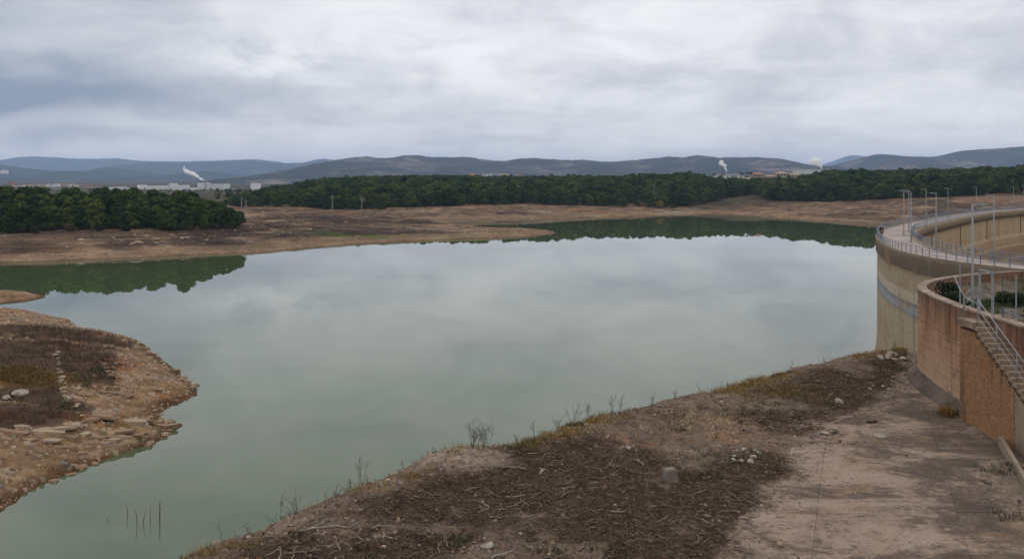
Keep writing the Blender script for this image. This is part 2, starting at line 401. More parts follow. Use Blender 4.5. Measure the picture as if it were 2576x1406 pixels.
hill_mat('hill_far', (.035, .050, .045), (.075, .085, .08), (.05, .055, .05))

# ------------------------------------------------------------------ terrain: water, far shore, left bank, near bank
ZD, ZB = 14.0, 9.0            # level of the dam's roadway and of the bench in front of the camera
OUT = np.array([(40.5, 50.5), (36.8, 55.5), (34.3, 60.6), (32.9, 65.6), (32.7, 70), (33.3, 76), (34.7, 82), (36.6, 88), (39.0, 95), (42.4, 103), (47.6, 113.5), (53.7, 123.5), (59.5, 132), (67, 143), (75.8, 155.5), (87.4, 171), (102, 187.5), (122, 208), (148, 232)])
DAM, DS = catmull(OUT, .55); DAM = smooth_path(DAM, 60)

SH = [(-3000, 200), (-600, 208), (-220, 214)] + [G(*p) for p in [(0, 662), (150, 658), (297, 651), (480, 643), (600, 638), (660, 636), (730, 629), (811, 622), (909, 613), (1000, 608), (1100, 604), (1200, 601), (1290, 598), (1350, 594), (1403, 587), (1385, 581), (1340, 578), (1250, 575), (1180, 569), (1130, 561), (1100, 556.5), (1130, 553.5), (1300, 552), (1425, 550), (1500, 547), (1606, 541.5), (1700, 539), (1802, 536), (1860, 539), (1920, 544), (2000, 551), (2058, 557), (2137, 560), (2191, 562), (2300, 563)]] + [(235, 405), (262, 360), (300, 300), (900, 280), (4000, 300), (4000, 6000), (-4000, 6000)]
SH = np.array(SH)
def cd(px, d, z): return ((px - CX) / F * d, d, z)
def cp(px, py, z): x, d = G(px, py, z); return (x, d, z)
CTRL = np.array([cp(640, 528, 4.5), cp(800, 524, 5), cp(1000, 522, 5.5), cp(1150, 517, 6), cp(1300, 513, 6.5), cp(1500, 509, 7), cd(1650, 580, 7.8), cd(1720, 590, 7.5), cd(1800, 640, 8.8), cd(1900, 680, 9.9), cd(1960, 610, 9.3), cd(2000, 600, 9.5), cd(2150, 560, 9.7), cd(2300, 540, 10.5), cd(2450, 530, 12), cd(2576, 520, 13.5), cd(2800, 500, 15),
    cd(640, 850, 4), cd(700, 850, 10), cd(800, 850, 15.2), cd(900, 880, 17.8), cd(1000, 900, 19), cd(1200, 900, 19.8), cd(1400, 900, 18.8), cd(1600, 860, 18.5), cd(1720, 760, 19.5), cd(1800, 850, 16.5), cd(1900, 850, 17), cd(1850, 740, 12.5), cd(2000, 800, 18.5), cd(2150, 780, 22.5), cd(2300, 770, 22.5), cd(2450, 760, 25), cd(2576, 750, 26), cd(2900, 740, 28),
    cd(1000, 700, 12.2), cd(1300, 700, 12.6), cd(1600, 700, 12.8), cd(2300, 650, 17), cd(2576, 640, 19.5),
    cd(-300, 268, 4.2), cd(0, 270, 4.6), cd(180, 274, 5.6), cd(330, 278, 6.3), cd(470, 288, 6.6), cd(610, 300, 6.4), cd(640, 300, 4.2),
    cd(-300, 335, 12), cd(0, 335, 11.6), cd(200, 335, 9.4), cd(400, 335, 8.8), cd(500, 335, 6.6), cd(600, 340, 4.2), cd(660, 345, 2.8), cd(-300, 430, 5), cd(200, 430, 4), cd(500, 430, 3),
    cp(700, 570, 2.4), cp(900, 572, 1.9), cp(800, 545, 3.0), cp(1000, 545, 2.2), cp(1000, 580, 1.2), cp(1080, 540, 2.6), cp(1200, 538, 3.2), cp(1400, 532, 4.2), cp(1540, 527, 4.6),
    cd(560, 600, 4), cd(600, 1000, 7), cd(700, 1050, 9), cd(-400, 700, 4), cd(0, 700, 4), cd(300, 700, 4), cd(-400, 1300, 6), cd(300, 1300, 6), cd(700, 1300, 7), cd(1200, 1300, 12), cd(1800, 1300, 13), cd(2576, 1300, 16), cd(3200, 1300, 18)])
def rbf_fit(c):
    n = len(c); A = np.zeros((n + 1, n + 1)); A[:n, :n] = np.hypot(c[:, None, 0] - c[None, :, 0], c[:, None, 1] - c[None, :, 1]); A[:n, n] = 1; A[n, :n] = 1
    return np.linalg.solve(A, np.r_[c[:, 2], 0])
RW = rbf_fit(CTRL)
def rbf(x, y):
    s = np.full(x.shape, RW[-1])
    for (a, b, _), w in zip(CTRL, RW): s = s + w * np.hypot(x - a, y - b)
    return s
def h_shore(x, y, want=False):
    x = np.asarray(x, float); y = np.asarray(y, float)
    sd = sd_poly(x, y, SH) + 1.2 * fbm(x * .06, y * .06, 3, 3) + .35 * fbm(x * .35, y * .35, 2, 5)
    t = np.maximum(rbf(x, y), .35) + fbm(x * .022, y * .022, 4, 21) * np.clip(sd / 60, 0, 1) * 1.1
    fl = np.maximum(sd, 0)
    a = .10 * fl + .25 * sst(fl, 1.2, 2.2)
    k = 1.0; hh = np.clip(.5 + .5 * (t - a) / k, 0, 1); land = t * (1 - hh) + a * hh - k * hh * (1 - hh) * .6
    land = np.minimum(land, t)
    land = land + fbm(x * .16, y * .16, 4, 33, .6) * .30 * sst(fl, 2, 25)
    st_ = 1.35; f_ = land / st_ + .5 * fbm(x * .05, y * .05, 3, 37); tr = land + (sst(f_ - np.floor(f_), .6, .95) - (f_ - np.floor(f_))) * st_
    mt_ = .8 * sst(fbm(x * .03, y * .03, 3, 38), -.35, .1) * sst(fl, 3, 8) * (1 - sst(land, 9, 12)); land = land * (1 - mt_) + tr * mt_
    h = np.where(sd > 0, np.maximum(land, np.minimum(.02 * fl, .3)), sd * .2)
    rr0 = np.hypot(x, y); pl = sst(rr0, 1200, 1500); h = h * (1 - pl) + (7 + (rr0 - 1400) * .0030 + 1.0 * fbm(x * .004, y * .004, 3, 5)) * pl
    return (h, sd) if want else h

def shore_col(x, y, h, sd):
    n1 = fbm(x * .018, y * .018, 5, 51, .6); n2 = fbm(x * .05, y * .05, 4, 61, .6); n3 = fbm(x * .16, y * .16, 4, 71, .65)
    def C3(c): return np.array(c)[None, :]
    weeds = C3((.125, .088, .070)); tan = C3((.37, .258, .175)); ochre = C3((.205, .18, .085)); red = C3((.34, .165, .085)); pale = C3((.43, .345, .26)); dark = C3((.062, .044, .038)); mud = C3((.27, .165, .10)); brown = C3((.20, .132, .088))
    def mx(c, d, m): return c * (1 - m[:, None]) + d * m[:, None]
    c = np.repeat(brown, len(x), 0)
    c = mx(c, weeds, sst(n1 + .4 * n2, -.1, .25) * .9)
    c = mx(c, dark, sst(n1 * .7 + n2 * .6 + .35 * n3, .20, .45) * .95)
    c = mx(c, tan, sst(-n2 + .5 * n3, .12, .45) * .85)
    c = mx(c, red, sst(fbm(x * .03, y * .03, 4, 81) + .5 * n3, .40, .62) * sst(h, 2.5, 5) * .8)
    c = mx(c, pale, sst(n3 + .6 * fbm(x * .4, y * .4, 3, 91), .45, .7) * .7)
    st_ = vn(h * 5.5 + n2 * 1.3, x * .012 + n1, 17); c = mx(c, tan, sst(st_, .25, .7) * .5 * sst(h, .6, 1.2) * (1 - sst(h, 6, 8))); c = mx(c, dark, sst(-st_, .35, .8) * .5 * sst(h, .9, 1.6) * (1 - sst(h, 6, 8)))
    e = sd + 5 * n2 + 2 * n3
    near = 1 - sst(e, 7, 16)
    c = mx(c, tan * .6 + mud * .4, near * .9)
    c = mx(c, ochre, near * sst(n1 + n3 * .6, -.05, .25) * .45)
    c = mx(c, pale * .75, near * sst(n3, .15, .5) * .5)
    c = mx(c, mud * .6, (1 - sst(sd, .4, 1.6)))
    # a strip of fresh green behind the spit
    gx, gy = G(890, 602, .4); g = np.exp(-((x - gx) / 16) ** 2 - ((y - gy) / 5) ** 2)
    c = mx(c, C3((.085, .135, .03)), np.clip(g * (1.0 + n3), 0, 1) * .85)
    c = mx(c, C3((.07, .062, .04)), sst(h, 6.5, 9.5) * .35 * sst(y, 480, 540))
    def blob(px, d, rx, ry): a_ = (px - CX) / F * d; return np.clip(np.exp(-((x - a_) / rx) ** 2 - ((y - d) / ry) ** 2) * (1.1 + .8 * n3), 0, 1)
    c = mx(c, dark, blob(1830, 610, 26, 22) * .85); c = mx(c, dark, blob(1010, 400, 30, 14) * .8); c = mx(c, dark, blob(860, 345, 22, 8) * .8); c = mx(c, dark, blob(60, 246, 10, 5) * .7); c = mx(c, dark, blob(1280, 500, 30, 5) * .8)
    c = mx(c, C3((.37, .24, .155)), sst(y, 470, 500) * sst(n2 + .5 * n3, -.2, .3) * .65)
    c = mx(c, C3((.44, .36, .28)), blob(1690, 562, 8, 8) * .9); c = mx(c, C3((.40, .33, .26)), blob(1370, 512, 8, 5) * .8); c = mx(c, red, blob(1470, 535, 16, 8) * .6)
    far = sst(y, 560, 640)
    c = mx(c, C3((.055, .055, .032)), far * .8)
    pl = sst(y, 950, 1300)
    c = mx(c, C3((.13, .115, .075)), pl * sst(n1, -.2, .3) * .8)
    return c * (1 + .18 * n3[:, None])

def sheet(name, X, Y, H, col, mat):
    nr, nc = X.shape; V = np.stack([X.ravel(), Y.ravel(), H.ravel()], 1)
    o = obj(name, raw(name, V, grid_faces(nr, nc)[:, ::-1], MATS[mat], True, col)); o['kind'] = 'structure'
    return o
def polar(r, a):
    a = np.radians(a)[None, :]; r = np.asarray(r)[:, None]
    return r * np.sin(a), r * np.cos(a)
r = np.r_[np.geomspace(192, 640, 330), np.geomspace(646, 1400, 70), np.geomspace(1450, 17000, 40)]
X, Y = polar(r, np.linspace(-46, 44, 620))
xf, yf = X.ravel(), Y.ravel(); H, SD = h_shore(xf, yf, True)
sheet('shore_ground', X, Y, H.reshape(X.shape), shore_col(xf, yf, H, SD), 'shore_soil')
def hs(x, y): return float(h_shore(np.array([x]), np.array([y]))[0])

# water, bounded by the dam
wy = np.r_[np.linspace(15, 48, 8), np.linspace(51, 231, 91), np.linspace(240, 760, 40)]
wx = np.where(wy < 50.5, 41.0, np.where(wy > 231.5, 420.0, np.interp(wy, DAM[:, 1], DAM[:, 0]) + .4))
tt = np.linspace(0, 1, 25); WX = -700 + (wx[:, None] + 700) * tt[None, :]; WY = wy[:, None] + 0 * WX
me = raw('water', np.stack([WX.ravel(), WY.ravel(), 0 * WX.ravel()], 1), grid_faces(len(wy), 25), MATS['water']); tag(obj('water', me), kind='structure')
bed = raw('lake_bed', np.array([(-20000, -3000, -9), (20000, -3000, -9), (20000, 40000, -9), (-20000, 40000, -9)]), [(0, 1, 2, 3)], MATS['footing'])
tag(obj('lake_bed', bed), kind='structure')

# left bank
LB = np.array([(-33.5, 46), (-31.2, 53.8), (-30.9, 58), (-29.9, 61.8), (-28.6, 66), (-27.4, 69.5), (-27.6, 72.9), (-29.5, 74), (-30.9, 77.3), (-30.4, 80), (-29.4, 83.2), (-30.6, 86), (-32.6, 88.9), (-36, 94), (-38.2, 97.6), (-41, 103), (-47.8, 112.4), (-58.8, 121.6), (-66.6, 130.5), (-73, 135), (-90, 139), (-160, 142), (-160, 30), (-36, 30)])
LC = np.array([(-81, 153.6), (-80.6, 150), (-84, 145), (-92, 141.5), (-130, 141), (-130, 166), (-90, 165), (-84, 158)])
def h_left(x, y, want=False):
    x = np.asarray(x, float); y = np.asarray(y, float); jag = .8 * fbm(x * .22, y * .22, 4, 8, .6)
    s1 = sd_poly(x, y, LB) + jag; s2 = sd_poly(x, y, LC) + jag
    p = np.maximum(s1, 0)
    h1 = .95 * (1 - np.exp(-p / 3.0)) + .105 * np.minimum(p, 16) + .02 * p
    # rock ledge running in from the point
    lx = (x + 27.5) * .35 - (y - 71) * .94; led = np.exp(-(lx / 2.2) ** 2) * sst(p, .3, 4)
    h1 = h1 + led * .55 * (.6 + .4 * np.sign(vn(x * .5, y * 1.1, 4)))
    h1 = h1 - 1.1 * sst(p, 18, 34) * sst(y, 105, 122)
    h1 = h1 + fbm(x * .25, y * .25, 4, 12, .6) * .32 * sst(p, .5, 5) + fbm(x * 1.2, y * 1.2, 3, 15, .6) * .09 * sst(p, .2, 2)
    q = np.maximum(s2, 0); h2 = .5 * (1 - np.exp(-q / 2)) + .05 * q
    h2 = h2 + fbm(x * .5, y * .5, 3, 14) * .1 * sst(q, .3, 3)
    h = np.where(s1 > 0, np.maximum(h1, .02), np.where(s2 > 0, h2, np.maximum(s1, s2) * .4))
    return (h, np.maximum(s1, s2), led) if want else h
def scrub_mask(x, y):
    n = fbm(x * .11, y * .11, 4, 41, .6); m = np.zeros(x.shape)
    for px, py, z, rx, ry in ((150, 900, 3, 11, 13), (60, 870, 3, 14, 16), (80, 1020, 2.5, 6, 5), (20, 980, 2.6, 6, 7), (250, 900, 2.6, 4, 6), (120, 830, 3, 14, 12), (-80, 930, 3, 14, 22)):
        a, b = G(px, py, z); m = np.maximum(m, np.exp(-((x - a) / rx) ** 2 - ((y - b) / ry) ** 2))
    return sst(m + .55 * n + .25 * fbm(x * .5, y * .5, 3, 47), .5, .8)
def left_col(x, y, h, sd, led):
    n1 = fbm(x * .1, y * .1, 4, 52, .6); n2 = fbm(x * .45, y * .45, 4, 62, .6); n3 = fbm(x * 1.6, y * 1.6, 3, 72, .6)
    tan = np.array((.325, .225, .150)); mud = np.array((.15, .095, .062)); pale = np.array((.43, .345, .265)); red = np.array((.36, .16, .08)); dark = np.array((.085, .06, .05)); ochre = np.array((.27, .20, .085))
    def mx(c, d, m): return c * (1 - m[:, None]) + d[None, :] * m[:, None]
    c = np.repeat(tan[None, :], len(x), 0)
    c = mx(c, pale, sst(n2 + .4 * n3, .05, .5) * .6); c = mx(c, red * .8 + tan * .2, sst(n1, .18, .5) * .6)
    c = mx(c, np.array((.20, .135, .095)), sst(-n2 - .3 * n1, .1, .5) * .55)
    c = mx(c, red, led * sst(n2, .0, .3) * .7)
    c = mx(c, dark, scrub_mask(x, y) * .85)
    gx, gy = G(50, 940, 2.8); c = mx(c, np.array((.25, .16, .045)), np.exp(-((x - gx) / 4) ** 2 - ((y - gy) / 2.6) ** 2))
    c = mx(c, mud * .8, (1 - sst(sd + .6 * n2, .2, 1.7)) * .9)
    return c * (1 + .22 * n3[:, None])
X, Y = polar(np.geomspace(52, 182, 400), np.linspace(-52, -14.5, 560)); xf, yf = X.ravel(), Y.ravel()
H, SD, LED = h_left(xf, yf, True); sheet('left_bank_ground', X, Y, H.reshape(X.shape), left_col(xf, yf, H, SD, LED), 'left_soil')
def hl(x, y): return float(h_left(np.array([x]), np.array([y]))[0])
def march(px, py, hf, d0, d1, n=700):
    ds = np.linspace(d0, d1, n); x = (px - CX) / F * ds; zl = CAMZ - (py - HY) / F * ds; h = hf(x, ds); k = np.nonzero(h >= zl)[0]; k = k[0] if len(k) else -1
    return float(x[k]), float(ds[k]), float(h[k])

# near bank: the bench below the camera and its edge over the water
ED = np.array([(-14, 18), (-11.2, 22.5), (-9.3, 25.9), (-6.9, 29.15), (-5.4, 31), (-3.4, 33.6), (-2.4, 35.5), (.2, 36.9), (2.3, 39.1), (5.1, 41.8), (8.2, 44.5), (12, 47.5), (16.4, 51.4), (21.5, 55.5), (26.5, 58.2), (34, 61.5)])
SE = np.array([(5.2, 21), (6.5, 25.9), (7.6, 28.5), (9.45, 31.4), (11, 33.1), (11.65, 36), (14.5, 40.4), (17.15, 42.9), (20.1, 46.6), (22.4, 50.5), (24, 54)])
def h_near(x, y, want=False):
    x = np.asarray(x, float); y = np.asarray(y, float)
    sd = sd_poly(x, y, ED, False) + .45 * fbm(x * .35, y * .35, 4, 2, .6)
    ss = sd_poly(x, y, SE, False) + .7 * fbm(x * .5, y * .5, 4, 6, .65)
    q = np.maximum(sd, 0)
    h = ZB + .06 + .22 * np.exp(-((q - 1.2) / 1.6) ** 2) + .16 * fbm(x * .22, y * .22, 3, 9) + .07 * fbm(x * 1.1, y * 1.1, 4, 10, .6)
    m = np.exp(-((x + 2.2) / 2.0) ** 2 - ((y - 34.2) / 1.1) ** 2); h = h + .40 * m
    low = sst(ss, -.5, .6); h = h * (1 - low) + (ZB - .06) * low + .05 * fbm(x * 1.3, y * 1.3, 3, 13) * low
    b2 = np.exp(-((x - 19.0) / 1.3) ** 2 - ((y - 30.6) / 2.0) ** 2) + .6 * np.exp(-((x - 19.2) / 1.0) ** 2 - ((y - 33.6) / 1.6) ** 2)
    h = h + .30 * b2 * (1 + .5 * fbm(x * 1.5, y * 1.5, 3, 19))
    h = h + np.clip(22.0 - np.hypot(x, y), 0, 21) * .44
    out = np.minimum(sd, 0); h = np.where(sd < 0, h + out * .62 + .25 * fbm(x * .6, y * .6, 3, 29) * np.clip(-out, 0, 1), h)
    return (h, sd, ss, b2) if want else h
def near_masks(x, y, sd, ss):
    n1 = fbm(x * .25, y * .25, 4, 43, .6); n2 = fbm(x * .9, y * .9, 4, 44, .6)
    onsoil = 1 - sst(ss, -.7, .1)
    lit = onsoil * sst(sd, .6, 2.2) * sst(n1 * .6 + n2 * .35 + .55 - .9 * np.exp(-((x - 8.2) / 4.6) ** 2 - ((y - 38.2) / 2.4) ** 2) - .5 * np.exp(-((x - 13.0) / 5) ** 2 - ((y - 43.5) / 2.2) ** 2) - .9 * np.exp(-((x + 2.2) / 1.9) ** 2 - ((y - 33.8) / 1.3) ** 2) - .5 * np.exp(-((x - .5) / 2.5) ** 2 - ((y - 26.3) / .9) ** 2), .1, .5)
    grs = onsoil * np.clip((1 - sst(np.abs(sd - .5), .3, 1.3)) * sst(n1 + .5 * n2, -.15, .2) + np.exp(-((x - 13.5) / 3.2) ** 2 - ((y - 45.7) / 1.2) ** 2) * sst(n2, -.3, .2), 0, 1)
    return lit, grs, n1, n2
def near_col(x, y, sd, ss, b2):
    lit, grs, n1, n2 = near_masks(x, y, sd, ss); n3 = fbm(x * 3.1, y * 3.1, 3, 45, .6)
    def mx(c, d, m): return c * (1 - m[:, None]) + np.array(d)[None, :] * m[:, None]
    c = np.repeat(np.array((.225, .165, .125))[None, :], len(x), 0)
    c = mx(c, (.31, .23, .175), sst(n2 + .4 * n3, .1, .5) * .6)
    c = mx(c, (.30, .135, .065), np.exp(-((x - 7.6) / 3.4) ** 2 - ((y - 37.4) / 1.3) ** 2) * sst(n2, -.4, .3) * .9)
    c = mx(c, (.29, .19, .105), np.exp(-((x - 10.5) / 3.2) ** 2 - ((y - 40.5) / 1.2) ** 2) * .7)
    c = mx(c, (.44, .345, .285), np.exp(-((x + 2.4) / 1.9) ** 2 - ((y - 34.0) / 1.0) ** 2) * .9)
    c = mx(c, (.084, .055, .044), lit * (.75 + .25 * sst(n3, -.3, .3)))
    c = mx(c, (.25, .165, .065), grs * .7)
    c = mx(c, (.34, .265, .205), sst(ss, -.5, .0) * .8)
    c = mx(c, (.13, .10, .075), np.clip(b2, 0, 1) * .9)
    return c * (1 + .25 * n3[:, None])
X, Y = polar(np.r_[np.linspace(1, 21, 16), np.geomspace(22, 62, 430), np.geomspace(62.5, 78, 30)], np.linspace(-40, 46, 700)); xf, yf = X.ravel(), Y.ravel()
H, SD, SS, B2 = h_near(xf, yf, True); sheet('near_bank_ground', X, Y, H.reshape(X.shape), near_col(xf, yf, SD, SS, B2), 'bank_soil')
def hn(x, y): return float(h_near(np.array([x]), np.array([y]))[0])

# concrete apron: separate cast panels with open joints
ap = empty('concrete_apron'); ap['kind'] = 'structure'
def jx(k, y): return k + .39 * (y - 26)
rows = [19, 24.6, 29.3, 32.55, 36.6, 41, 46, 51, 55.5]; cols = [4.2, 8.85, 13.55, 18.4]
pm = []
for i in range(len(rows) - 1):
    y0, y1 = rows[i] + .004, rows[i + 1] - .004
    for j in range(len(cols) - 1):
        a, b = cols[j] + .005, cols[j + 1] - .005
        nx_, ny_ = 3, 3; z = ZB + R.uniform(-.006, .006)
        m = MB(); m.poly([(jx(a, y0), y0 + (.02 * a)), (jx(b, y0), y0 + (.02 * b)), (jx(b, y1), y1 + .02 * b), (jx(a, y1), y1 + .02 * a)], z - .3, z)
        me = raw('panel', np.array(m.v), m.f, MATS['apron'], False, np.full((8, 3), R.random()))
        if jx(a, y0) > 26 or float(h_near(np.array([jx(a, y1)]), np.array([y1]), True)[1][0]) < 2.5: continue
        obj('panel', me, ap)
# kerb wall beside the apron
m = MB(); a = np.array((20.42, 36.9)); b = np.array((17.3, 28.6)); t = (b - a) / np.linalg.norm(b - a); n = np.array((-t[1], t[0]))
m.poly([tuple(a), tuple(b), tuple(b - n * .16), tuple(a - n * .16)], ZB - .4, ZB + .42)
tag(m.build('kerb_wall', MATS['plaster']), 'low grey concrete kerb wall running from foot of stair wall along the apron', 'wall')

# ------------------------------------------------------------------ hills
def hill(name, ridge, d, depth, base, mat, seed, rough=1.0, ncol=420):
    ridge = np.array(ridge, float); px = np.linspace(ridge[0, 0], ridge[-1, 0], ncol)
    py = np.interp(px, ridge[:, 0], ridge[:, 1])
    for _ in range(2): py[1:-1] = .25 * py[:-2] + .5 * py[1:-1] + .25 * py[2:]
    py = py + rough * (.7 * fbm(px * .05, px * 0, 4, seed, .6) + .7 * vn(px * .45, px * 0, seed + 5))
    x = (px - CX) / F * d; top = CAMZ - (py - HY) / F * d
    t = np.r_[np.linspace(-1, 0, 34), np.linspace(.06, 1, 8)]; X = np.repeat(x[None, :], len(t), 0); Y = d + t[:, None] * depth + 0 * X
    prof = np.where(t < 0, 1 - np.abs(t) ** 1.25, (1 - t) ** .8 * 1.0)[:, None]
    rid = 1 - np.abs(fbm(X / depth * 3.2, Y / depth * 2.2, 4, seed + 9, .55)) * 2
    w = (np.clip(-t, 0, 1) * (1 - np.clip(-t, 0, 1)) * 4)[:, None]
    Hh = base + (top[None, :] - base) * prof * (1 - .38 * w * (1 - rid) * .8)
    Hh = Hh - 30 * sst(np.abs(t), .92, 1.0)[:, None]
    o = obj(name, raw(name, np.stack([X.ravel(), Y.ravel(), Hh.ravel()], 1), grid_faces(len(t), ncol)[:, ::-1], MATS[mat], True)); o['kind'] = 'structure'
hill('hills', [(620, 462), (660, 452), (700, 444), (740, 434), (766, 428), (792, 422), (828, 408.5), (861, 402), (893, 396.5), (923, 393), (952, 398), (991, 397), (1011, 392), (1050, 391), (1089, 396), (1130, 397), (1171, 395), (1220, 402), (1260, 406), (1302, 400), (1344, 398), (1425, 403.5), (1464, 402), (1516, 407), (1561, 406), (1606, 402), (1642, 398), (1685, 394), (1715, 396), (1751, 391.5), (1802, 397), (1841, 396), (1893, 396), (1944, 398), (1977, 407), (1998, 417), (2016, 420), (2037, 414), (2056, 420), (2085, 427), (2110, 436), (2150, 450)], 5200, 2000, 6, 'hill_near', 3, 1.5)
hill('hills', [(1980, 446), (2060, 436), (2110, 424), (2138, 411), (2165, 400), (2193, 391), (2211, 388), (2266, 393), (2322, 395.5), (2355, 394), (2381, 389.5), (2410, 381), (2440, 378), (2500, 374), (2576, 369), (2700, 364), (2900, 380), (3050, 430)], 5800, 2000, 6, 'hill_near', 13, 1.1)
hill('hills', [(2080, 446), (2150, 432), (2200, 424), (2260, 416), (2320, 412), (2390, 418), (2460, 428), (2560, 434), (2700, 440)], 4300, 1100, 6, 'hill_near', 23, 1.0, 200)
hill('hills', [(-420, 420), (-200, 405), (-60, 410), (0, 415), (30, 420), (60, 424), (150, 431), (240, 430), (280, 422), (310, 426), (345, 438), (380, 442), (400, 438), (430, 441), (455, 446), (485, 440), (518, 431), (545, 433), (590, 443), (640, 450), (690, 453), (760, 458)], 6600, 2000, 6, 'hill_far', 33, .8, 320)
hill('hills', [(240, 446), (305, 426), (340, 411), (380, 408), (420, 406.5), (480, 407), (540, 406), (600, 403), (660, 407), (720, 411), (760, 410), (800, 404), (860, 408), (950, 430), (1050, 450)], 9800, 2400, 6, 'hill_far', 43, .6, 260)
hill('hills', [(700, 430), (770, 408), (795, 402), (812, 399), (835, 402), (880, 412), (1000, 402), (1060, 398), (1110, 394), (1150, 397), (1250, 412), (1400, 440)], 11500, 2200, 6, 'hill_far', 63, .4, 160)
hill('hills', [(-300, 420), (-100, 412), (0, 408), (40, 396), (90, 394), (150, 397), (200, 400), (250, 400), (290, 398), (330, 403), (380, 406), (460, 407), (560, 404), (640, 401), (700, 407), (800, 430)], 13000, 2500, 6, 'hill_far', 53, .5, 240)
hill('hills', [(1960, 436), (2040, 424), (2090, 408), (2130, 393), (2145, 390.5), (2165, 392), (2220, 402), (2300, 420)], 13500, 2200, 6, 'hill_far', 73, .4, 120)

# ------------------------------------------------------------------ the dam
def frame(P):
    t = np.gradient(P, axis=0); t /= np.linalg.norm(t, axis=1)[:, None]
    return t, np.stack([t[:, 1], -t[:, 0]], 1)
def arc(P): return np.r_[0, np.cumsum(np.linalg.norm(np.diff(P, axis=0), axis=1))]
def sweep(name, P, prof, mat, parent, closed=False, smooth=False, flip=False, zoff=None):
    t, n = frame(P); s = arc(P); prof = np.array(prof, float); m = len(prof); k = len(P)
    off = prof[:, 0]; z = prof[:, 1]; zo = np.zeros(k) if zoff is None else zoff
    V = np.concatenate([P[:, None, :] + n[:, None, :] * off[None, :, None], (z[None, :] + zo[:, None])[..., None] * np.ones((k, m, 1))], 2).reshape(-1, 3)
    pl = np.r_[0, np.cumsum(np.hypot(np.diff(off), np.diff(z)))]
    f = []
    mm = m if closed else m - 1
    i = np.arange(k - 1)[:, None] * m; j = np.arange(mm)[None, :]; j2 = (j + 1) % m
    Fc = np.stack([(i + j), (i + j2), (i + m + j2), (i + m + j)], -1).reshape(-1, 4)
    if flip: Fc = Fc[:, ::-1]
    fl = Fc.tolist()
    if closed: fl += [list(range(m))[::-1], [(k - 1) * m + q for q in range(m)]]
    me = raw(name, V, fl, MATS[mat], smooth)
    a = me.attributes.new('suv', 'FLOAT_VECTOR', 'POINT'); uv = np.zeros((k, m, 3), np.float32); uv[:, :, 0] = s[:, None]; uv[:, :, 1] = z[None, :]; uv[:, :, 2] = off[None, :] * .5
    a.data.foreach_set('vector', uv.ravel())
    return obj(name, me, parent)
dam = tag(empty('dam'), 'curved concrete dam with stained tan wall, grey waterline band and walkway on top', 'dam')
W = 3.75
P = DAM
sweep('upstream_wall', P, [(.10, 12.62), (.10, 8), (.08, 4), (.02, 2), (-.35, 0), (-.7, -3)], 'dam_upstream', dam, smooth=True, flip=True)
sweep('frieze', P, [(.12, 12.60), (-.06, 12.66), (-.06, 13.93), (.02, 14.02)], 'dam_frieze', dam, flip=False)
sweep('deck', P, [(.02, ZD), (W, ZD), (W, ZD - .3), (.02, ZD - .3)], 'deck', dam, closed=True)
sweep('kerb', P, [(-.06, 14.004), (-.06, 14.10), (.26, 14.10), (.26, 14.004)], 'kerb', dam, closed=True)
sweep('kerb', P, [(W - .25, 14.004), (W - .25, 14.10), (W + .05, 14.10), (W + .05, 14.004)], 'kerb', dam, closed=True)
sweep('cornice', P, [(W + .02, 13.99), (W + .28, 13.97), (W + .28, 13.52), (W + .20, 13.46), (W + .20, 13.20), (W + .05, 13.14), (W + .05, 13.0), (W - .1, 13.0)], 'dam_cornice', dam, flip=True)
sweep('downstream_wall', P, [(W - .12, 13.1), (W - .12, 9.2), (W + .25, 8.6), (W + .25, 7.2), (W + 1.1, 7.0), (W + 1.1, 5.0), (W + 2.2, 4.7), (W + 3.5, -9)], 'dam_downstream', dam)
sP = arc(P); tP, nP = frame(P)
def on_dam(s, off):
    x = np.interp(s, sP, P[:, 0]); y = np.interp(s, sP, P[:, 1]); a = np.interp(s, sP, nP[:, 0]); b = np.interp(s, sP, nP[:, 1])
    l = math.hypot(a, b); a /= l; b /= l
    return x + a * off, y + b * off, math.atan2(b, a)
m = MB(); s = 30.0
while s < sP[-1] - 1:
    x, y, a = on_dam(s, W + .02); m.box((x, y, 12.84), (.44, .26, .32), a); s += .78
o = m.build('corbels', MATS['dam_cornice'], dam); o['kind'] = 'stuff'
for s in np.arange(84, sP[-1] - 4, 27.0):
    x, y, a = on_dam(s, W - .1); m = MB(); m.box((0, 0, 0), (.10, .32, 5.0)); o = m.build('joint_pier', MATS['footing'], dam, (x, y, 10.45)); o.rotation_euler.z = a
def s_at(y): return float(np.interp(y, P[:, 1], sP))

# railings
post_me = MB().box((0, 0, .33), (.05, .05, .66)).box((0, 0, .012), (.13, .13, .024)).mesh('post', MATS['rail_paint'])
def railing(off, label):
    r_ = tag(empty('railing'), label, 'railing')
    k = np.arange(2, len(P) - 2); t, n = frame(P); Q = P[k] + n[k] * off
    for z, rd in ((.66, .026), (.44, .017), (.22, .017)):
        MB().tube([(x, y, ZD + .10 + z) for x, y in Q[::2]], rd, 6).build('rail', MATS['rail_paint'], r_, smooth=True)
    s = 6.0
    while s < sP[-1] - 8:
        x, y, a = on_dam(s, off); obj('post', post_me, r_, (x, y, ZD + .10), a); s += 1.28
railing(.08, 'blue-grey steel railing along the water side of the dam walkway')
railing(W - .08, 'blue-grey steel railing along the downstream side of the dam walkway')

